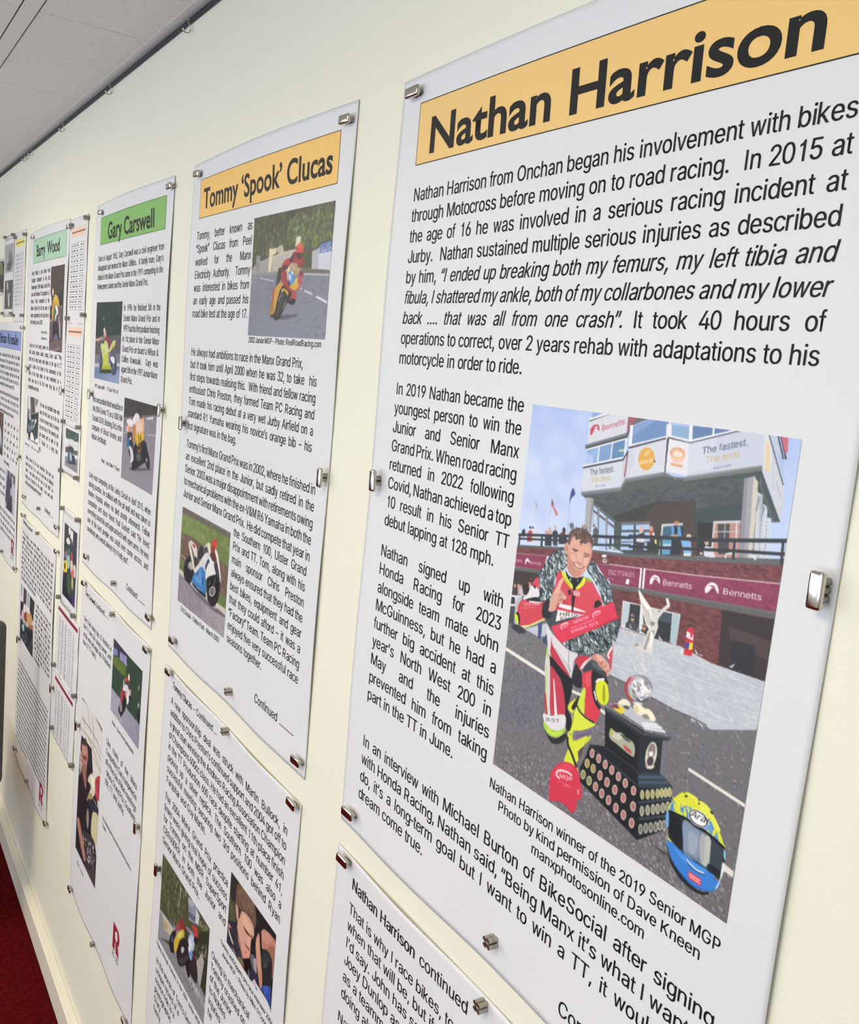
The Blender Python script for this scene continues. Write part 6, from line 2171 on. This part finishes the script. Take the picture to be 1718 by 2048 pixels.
MAGNETS = [
    ('H', 31.6, -17.4, 'chrome bar magnet at the top left corner of the large Nathan Harrison poster'),
    ('V', 22.9, -427.5, 'upright chrome bar magnet on the left edge of the large Nathan Harrison poster'),
    ('W', 586.1, -411.1, 'largest upright chrome bar magnet, on the right edge of the Nathan Harrison poster'),
    ('H', 28.2, -820.3, 'chrome bar magnet at the bottom left corner of the Nathan Harrison poster'),
    ('C', 310.6, -813.5, 'cluster of four small rod magnets on the bottom edge of the Nathan Harrison poster'),
    ('H', 25.7, -880.7, 'chrome bar magnet at the top left corner of the Nathan Harrison continued sheet'),
    ('C', 306.9, -880.9, 'cluster of four small rod magnets beside the word continued under the Nathan Harrison heading'),
    ('H', -664.9, -16.8, 'chrome bar magnet at the top left corner of the Tommy Spook Clucas poster'),
    ('H', -123.8, -19.1, 'chrome bar magnet at the top right corner of the Tommy Spook Clucas poster'),
    ('V', -668.9, -430.9, 'upright chrome bar magnet on the left edge of the Tommy Spook Clucas poster'),
    ('V', -110.8, -443.8, 'upright chrome bar magnet on the right edge of the Tommy Spook Clucas poster'),
    ('H', -657.1, -816.1, 'chrome bar magnet at the bottom left corner of the Tommy Spook Clucas poster'),
    ('C', -377.2, -813.5, 'cluster of rod magnets on the bottom edge of the Tommy Spook Clucas poster'),
    ('H', -120.3, -817.8, 'chrome bar magnet at the bottom right corner of the Tommy Spook Clucas poster'),
    ('H', -667.9, -878.3, 'chrome bar magnet at the top left corner of the Tommy Clucas continued sheet'),
    ('C', -380.5, -878.7, 'cluster of rod magnets on the top edge of the Tommy Clucas continued sheet'),
    ('H', -123.8, -878.7, 'chrome bar magnet at the top right corner of the Tommy Clucas continued sheet'),
    ('V', -666.4, -1259.1, 'upright chrome bar magnet on the left edge of the Tommy Clucas continued sheet'),
    ('H', -1337.5, -20.7, 'chrome bar magnet at the top left corner of the green-headed Gary Carswell poster'),
    ('H', -816.5, -19.9, 'chrome bar magnet at the top right corner of the green-headed Gary Carswell poster'),
    ('V', -1364.4, -430.3, 'upright bar magnet on the left edge of the green-headed Gary Carswell poster'),
    ('V', -800.8, -419.9, 'upright bar magnet on the right edge of the green-headed Gary Carswell poster'),
    ('H', -1340.4, -814.2, 'bar magnet at the bottom left corner of the green-headed Gary Carswell poster'),
    ('C', -1080.9, -816.1, 'cluster of rod magnets on the bottom edge of the Gary Carswell poster'),
    ('H', -808, -815.9, 'bar magnet at the bottom right corner of the green-headed Gary Carswell poster'),
    ('H', -1349.4, -881.9, 'bar magnet at the top left corner of the Gary Carswell continued sheet'),
    ('C', -1079.6, -884.8, 'cluster of rod magnets on the top edge of the Gary Carswell continued sheet'),
    ('H', -813.3, -881.5, 'bar magnet at the top right corner of the Gary Carswell continued sheet'),
    ('V', -1352.5, -1242.1, 'upright bar magnet on the left edge of the Gary Carswell continued sheet'),
    ('V', -812.4, -1247.4, 'upright bar magnet on the right edge of the Gary Carswell continued sheet'),
    ('H', -1358.6, -1680, 'bar magnet at the bottom left corner of the Gary Carswell continued sheet'),
    ('C', -1117, -1685.7, 'cluster of rod magnets on the bottom edge of the Gary Carswell continued sheet'),
    ('H', -828.9, -1683.4, 'bar magnet at the bottom right corner of the Gary Carswell continued sheet'),
    ('H', -2195, -19.2, 'bar magnet at the top left corner of the pale green Barry Wood poster'),
    ('H', -1680, -27, 'bar magnet at the top right corner of the pale green Barry Wood poster'),
    ('V', -2218.2, -412.8, 'upright bar magnet on the left edge of the Barry Wood poster'),
    ('V', -1687.5, -444.8, 'upright bar magnet on the right edge of the Barry Wood poster'),
    ('H', -2208.1, -812.4, 'bar magnet at the bottom left corner of the Barry Wood poster'),
    ('C', -1965.7, -808.2, 'cluster of rod magnets on the bottom edge of the Barry Wood poster'),
    ('H', -1697.1, -811.6, 'bar magnet at the bottom right corner of the Barry Wood poster'),
    ('H', -2216.5, -873.1, 'bar magnet at the top left corner of the Barry Wood continued sheet'),
    ('C', -1970.4, -883.2, 'cluster of rod magnets on the top edge of the Barry Wood continued sheet'),
    ('H', -1687.1, -876.8, 'bar magnet at the top right corner of the Barry Wood continued sheet'),
    ('V', -2223.3, -1282.5, 'upright bar magnet on the left edge of the Barry Wood continued sheet'),
    ('V', -1673.2, -1257.2, 'upright bar magnet on the right edge of the Barry Wood continued sheet'),
    ('H', -2232.7, -1658.9, 'bar magnet at the bottom left corner of the Barry Wood continued sheet'),
    ('C', -2008.8, -1674.5, 'cluster of rod magnets on the bottom edge of the Barry Wood continued sheet'),
    ('H', -1697.2, -1665.8, 'bar magnet at the bottom right corner of the Barry Wood continued sheet'),
    ('H', -2337.4, -289.3, 'bar magnet at the top right corner of the blue-headed Brian Kneale poster'),
    ('V', -2324.5, -701.7, 'upright bar magnet on the right edge of the Brian Kneale poster'),
    ('H', -2339.6, -1074.4, 'bar magnet at the bottom right corner of the Brian Kneale poster'),
    ('C', -2631, -1079.6, 'cluster of rod magnets on the bottom edge of the Brian Kneale poster'),
    ('S', -1650.5, -25.4, 'small magnet at the top left corner of the orange-headed results sheet'),
    ('S', -1485, -20.2, 'small magnet at the top right corner of the orange-headed results sheet'),
    ('S', -1480.5, -248.4, 'small magnet between the two orange-headed results sheets, on their right'),
    ('S', -1656.8, -257.2, 'small magnet between the two orange-headed results sheets, on their left'),
    ('S', -1659.8, -522.8, 'small magnet at the top left of the small landscape race photo in a clear sleeve'),
    ('S', -1482.3, -520.6, 'small magnet at the top right of the small landscape race photo in a clear sleeve'),
    ('S', -1669.8, -653.6, 'small magnet at the bottom left of the small landscape race photo in a clear sleeve'),
    ('S', -1481.8, -646.4, 'small magnet at the bottom right of the small landscape race photo in a clear sleeve'),
    ('S', -1632.9, -748.4, 'small magnet at the top left of the portrait race photo in a clear sleeve'),
    ('S', -1446.5, -745.8, 'small magnet at the top right of the portrait race photo in a clear sleeve'),
    ('S', -1634.1, -989.1, 'small magnet at the bottom left of the portrait race photo in a clear sleeve'),
    ('S', -1453, -991.4, 'small magnet at the bottom right of the portrait race photo in a clear sleeve'),
    ('S', -1665.3, -1187.3, 'small magnet between the two red-headed results sheets, on their left'),
    ('S', -1405.7, -1184.9, 'small magnet between the two red-headed results sheets, on their right'),
    ('S', -1660.2, -1366.1, 'small magnet at the bottom left of the lower red-headed results sheet'),
    ('S', -1407, -1368.8, 'small magnet at the bottom right of the lower red-headed results sheet'),
    ('S', -2531.8, 2, 'small magnet at the top left corner of the yellow-headed results sheet'),
    ('S', -2350.6, -0.2, 'small magnet at the top right corner of the yellow-headed results sheet'),
    ('S', -2526.6, -251.6, 'small magnet at the bottom left corner of the yellow-headed results sheet'),
    ('S', -2357.2, -251.2, 'small magnet at the bottom right corner of the yellow-headed results sheet'),
    ('S', -2749.2, 16.1, 'small magnet at the top left of the clear sleeve with two black and white photos'),
    ('S', -2580.3, 14.1, 'small magnet at the top right of the clear sleeve with two black and white photos'),
    ('S', -2763.7, -245.5, 'small magnet at the bottom left of the clear sleeve with two black and white photos'),
    ('S', -2574, -245.4, 'small magnet at the bottom right of the clear sleeve with two black and white photos'),
    ('S', -2803, -66.9, 'small magnet at the top of the cropped photo at the left edge of the picture'),
    ('S', -2797.3, -166.5, 'small magnet at the bottom of the cropped photo at the left edge of the picture'),
]
HOOKS = [
    (-759.9, 'rail hook nearest the camera, under the ceiling edge'),
    (-1302.2, 'second rail hook from the camera, under the ceiling edge'),
    (-1804.6, 'third rail hook from the camera, standing alone before the far group of three'),
    (-2262.8, 'nearest hook of the far group of three rail hooks'),
    (-2340.1, 'middle hook of the far group of three rail hooks'),
    (-2383.1, 'farthest hook of the group of three, at the left end'),
]

# ------------------------------------------------------------------ posters
def poster(key, name, label, cat, group):
    x, z, w, h, bow, tm = SHEETS[key]
    sh = Sheet(x, z, w, h, bow, tm)
    root = tag(empty(name, (x / 1000, 0, FLOOR + z / 1000)), label, cat, group)
    patch('paper', sh, 0, w, 0, h, 0.0, M['paper'], root, max(2, int(w / 6)), max(2, int(h / 6)), thick=0.25)
    for l, r, t, b, col, txt, tp in BARS.get(key, ()):
        p = patch('heading_bar', sh, l, r, t, b, 0.22, flat(col), root)
        e = 0.9
        for a in ((l, r, t, t + e), (l, r, b - e, b), (l, l + e, t, b), (r - e, r, t, b)):
            patch('border_line', sh, *a, 0.30, M['ink'], p, max(2, int((a[1] - a[0]) / 9) + 2), max(2, int((a[3] - a[2]) / 9) + 2))
        if txt:
            title_part(sh, txt, *tp, p)
    for k, part, l, r, t0, pitch, size, text in TEXTS:
        if k == key:
            cut = text.find('....') if part == 'footer_text' else (text.rfind('*') + 1 if part == 'heading_text' else 0)
            if cut > 0:
                a, b = text[:cut], text[cut:]
                f = min(1.0, (r - l) / (width(text.strip('~')) * size)) if text[0] != '~' else 1.0
                m = l + width(a.strip('~ ')) * size * f
                text_part(part, sh, l, m, t0, pitch, size, '~' + a.strip('~ '), root)
                text_part('dot_leader' if part == 'footer_text' else 'heading_note', sh, m + 0.42 * size * f, r + 30, t0, pitch, size * (f if f < 1 else 1), '~' + b.strip(), root)
            else:
                text_part(part, sh, l, r, t0, pitch, size, text, root)
    for k, nx, l, r, t, b, lab, ops in PRINTS:
        if k == key:
            o = photo_part(sh, l, r, t, b, nx, ops, root, 7)
            o['label'] = lab
    return root, sh


def table_rows(sh, root, l, r, t0, t1, n, cols, m, rule=True, seed=1):
    """a results table too fine to read: thin rules and short grey marks"""
    rng = random.Random(seed)
    V, F = [], []

    def q(a, b, c, d):
        i = len(V)
        V.extend([(a, c), (b, c), (b, d), (a, d)])
        F.append((i, i + 3, i + 2, i + 1))
    for i in range(n + 1):
        t = t0 + (t1 - t0) * i / n
        if rule:
            k = 12
            for j in range(k):
                q(l + (r - l) * j / k, l + (r - l) * (j + 1) / k, t - 0.35, t + 0.35)
        if i < n:
            for c, wd in cols:
                ww = wd * rng.uniform(0.6, 1.0)
                q(l + c * (r - l), l + (c + ww) * (r - l), t + 4.5, t + 7.6)
    V = np.array(V)
    return np_mesh('results_table', sh.local(V[:, 0], V[:, 1], 0.3), F, m, root, False)


for key, name, label, cat, group in POSTERS:
    root, sh = poster(key, name, label, cat, group)
    if key in LOGOS:
        l, t, w, h = LOGOS[key]
        def inked(pts, nm, off, m, par, k=1):
            P = _smooth(np.array(pts, float), True, k) if k > 1 else np.array(pts, float)
            P = P * np.array([w, h]) + np.array([l, t])
            tr = np.array(tessellate_polygon([[Vector((p[0], p[1], 0)) for p in P]]))
            return np_mesh(nm, sh.local(P[:, 0], P[:, 1], off), tr, m, par, False)
        # a heavy letter R with an oval counter
        lg = inked([(0, 0), (.60, 0), (.80, .03), (.94, .12), (1, .26), (.98, .42), (.90, .54), (.80, .60), (.88, .74), (1.03, 1), (.56, 1), (.50, .84), (.45, .66), (.40, .62), (.36, .68), (.35, 1), (0, 1)],
                   'red_logo', 0.28, M['logo'], root)
        inked([(.34, .30), (.44, .18), (.58, .16), (.69, .26), (.70, .42), (.60, .53), (.46, .52), (.36, .42)], 'logo_counter', 0.36, M['paper'], lg, 5)
        table_rows(sh, lg, l, l + w, t + h + 1, t + h + 17, 2, ((0.0, .52), (.56, .48)), M['grey_ink'], False, 3).name = 'logo_lettering'
    if key in TABLES:
        col, hl, hr, ht, hb, l, r, t0, t1, n, rule = TABLES[key]
        hb_ = patch('heading_band', sh, hl, hr, ht, hb, 0.22, flat(col), root)
        if rule:
            mid = (ht + hb) / 2
            patch('heading_line', sh, hl + 4, hr - 4, mid - 2, mid + 2, 0.3, flat('8a6a50' if key != 'y' else '6f6a30'), hb_)
            table_rows(sh, root, l, r, t0, t1, n, ((0.02, .12), (.20, .16), (.42, .14), (.70, .10), (.86, .08)), M['grey_ink'], True, len(label))
        else:
            table_rows(sh, root, l, r, t0, t1, n, ((0.02, .10), (.18, .14), (.38, .14), (.60, .06), (.72, .06), (.86, .08)), flat('8f8f96'), False, len(label))

# loose prints in clear plastic sleeves
for key, name, label, inner in SLEEVES:
    x, z, w, h, bow, tm = SHEETS[key]
    sh = Sheet(x, z, w, h, bow, tm)
    root = tag(empty(name, (x / 1000, 0, FLOOR + z / 1000)), label, 'photo', 'photos in clear sleeves')
    patch('sleeve', sh, 0, w, 0, h, 0.0, M['sleeve'], root, max(4, int(w / 8)), max(4, int(h / 8)), thick=0.4)
    patch('sleeve_rim', sh, 2, w - 2, 13, 14.2, 0.5, flat('a9a9ae', 0.2), root)
    patch('photo_paper', sh, *inner, 0.2, M['paper'], root)
    for k, nx, l, r, t, b, lab, ops in PRINTS:
        if k == key:
            o = photo_part(sh, l, r, t, b, nx, ops, root, 7, 0.5)
            o['label'] = lab


# ------------------------------------------------------------------ magnets
def disc_stack(cx, cz, y0, depth, layers, r, m, parent, name='disc_stack'):
    bm = bmesh.new()
    d = depth / layers
    for i in range(layers):
        add_disc(bm, cx, cz, -(y0 + (i + 1) * d), -(y0 + i * d), r, 0.00035, 20)
    o = mesh_obj(name, bm, m, parent, False)
    return o


PROTO = {}


def magnet(kind):
    root = empty({'C': 'rod_magnets', 'S': 'small_magnet'}.get(kind, 'bar_magnet'), (0, 0, 0))
    y0 = 0.0017
    if kind in 'HVW':
        dep = 0.0052 if kind == 'H' else 0.0070
        w, h = (0.0255, 0.0112) if kind == 'H' else (0.0108, 0.0245)
        y1 = y0 + dep
        bm = bmesh.new()
        add_box(bm, -w / 2, w / 2, -(y1 + 0.0052), -y1, -h / 2, h / 2, 0.0024, 4)
        mesh_obj('bar', bm, M['chrome'], root, True)
        if kind == 'H':
            spots = ((-0.0028, -0.0012), (0.0028, 0.0), (0.0085, 0.0))
        elif kind == 'V':
            spots = ((0.0, 0.0027), (0.0, -0.0027))
        else:
            spots = ((0.001, 0.0054), (0.001, 0.0), (0.001, -0.0054))
        for a, b in spots:
            disc_stack(a, b, y0, dep, 4, 0.0027, M['nickel'], root)
    elif kind == 'C':
        for a in (-0.0027, 0.0027):
            for b in (-0.0027, 0.0027):
                disc_stack(a + 0.0008 * (b < 0), b, y0, 0.0100, 2, 0.0026, M['nickel'], root, 'rod')
    else:
        bm = bmesh.new()
        add_box(bm, -0.0065, 0.0065, -0.0130, -y0, 0.0002, 0.0050, 0.0006, 2)
        mesh_obj('block', bm, M['dull'], root)
        bm = bmesh.new()
        add_box(bm, -0.0065, 0.0065, -0.0130, -y0, -0.0050, -0.0002, 0.0006, 2)
        mesh_obj('block', bm, M['dull'], root)
    return root


rnd = random.Random(4)
for kind, x, z, label in MAGNETS:
    if kind not in PROTO:
        r = PROTO[kind] = magnet(kind)
    else:
        r = PROTO[kind].copy()
        C.objects.link(r)
        for ch in PROTO[kind].children:
            c = ch.copy()
            C.objects.link(c)
            c.parent = r
    r.location = (x / 1000, 0, FLOOR + z / 1000)
    r.rotation_euler = (0, math.radians(rnd.uniform(-4, 4)), 0)
    tag(r, label, 'magnet', 'magnets holding the sheets to the wall')

# ------------------------------------------------------------------ hanging rail under the ceiling with its hooks
rail = bmesh.new()
add_box(rail, X0, X1, -0.0040, 0.0, WT, CEIL - 0.0026, 0.0005, 1)
structure(mesh_obj('trim_3', rail, M['navy']))
HOOK = None
for i, (x, label) in enumerate(HOOKS):
    if HOOK is None:
        HOOK = r = empty('rail_hook', (0, 0, 0))
        bm = bmesh.new()
        add_box(bm, -0.0028, 0.0028, -0.0090, -0.0040, 0.0030, 0.0044, 0.0003, 1)
        mesh_obj('hook_plate', bm, M['hook'], r)
        bm = bmesh.new()
        pts = [(0, -0.0070, 0.0032), (0, -0.0068, -0.001), (0, -0.0050, -0.0045)]
        for k in range(15):
            a = math.radians(62 - 17.5 * k)
            pts.append((0, -0.0098 + 0.0066 * math.cos(a), -0.0110 + 0.0066 * math.sin(a)))
        add_tube(bm, pts, 0.0011, 8)
        mesh_obj('hook_wire', bm, M['hook'], r, True)
    else:
        r = HOOK.copy()
        C.objects.link(r)
        for ch in HOOK.children:
            c = ch.copy()
            C.objects.link(c)
            c.parent = r
    r.location = (x / 1000, 0, WT)
    tag(r, label, 'hook', 'hooks on the hanging rail')

# ------------------------------------------------------------------ a chair by the wall, only the edge of its back is in the frame
chair = tag(empty('chair', (-1.885, -0.307, 0)), 'dark grey upholstered chair by the wall, cut off by the left picture edge', 'chair')
bm = bmesh.new()
add_box(bm, -0.045, 0.0, -0.215, 0.215, 0.43, 0.93, 0.021, 4)
mesh_obj('backrest', bm, M['seat'], chair, True)
bm = bmesh.new()
add_box(bm, -0.50, -0.03, -0.210, 0.210, 0.40, 0.46, 0.024, 4)
mesh_obj('seat', bm, M['seat'], chair, True)
for sy in (-1, 1):
    bm = bmesh.new()
    add_tube(bm, [(-0.05, sy * 0.17, 0.41), (-0.03, sy * 0.175, 0.2), (-0.005, sy * 0.18, 0.012)], 0.010, 12)
    mesh_obj('leg', bm, M['nickel'], chair, True)
    bm = bmesh.new()
    add_tube(bm, [(-0.44, sy * 0.17, 0.41), (-0.46, sy * 0.175, 0.2), (-0.48, sy * 0.18, 0.012)], 0.010, 12)
    mesh_obj('leg', bm, M['nickel'], chair, True)
    bm = bmesh.new()
    add_tube(bm, [(-0.06, sy * 0.17, 0.385), (-0.44, sy * 0.17, 0.385)], 0.009, 10)
    mesh_obj('seat_rail', bm, M['nickel'], chair, True)
    for a in (-0.005, -0.48):
        bm = bmesh.new()
        add_tube(bm, [(a, sy * 0.18, 0.0), (a, sy * 0.18, 0.016)], 0.013, 12)
        mesh_obj('foot', bm, M['ink'], chair, True)
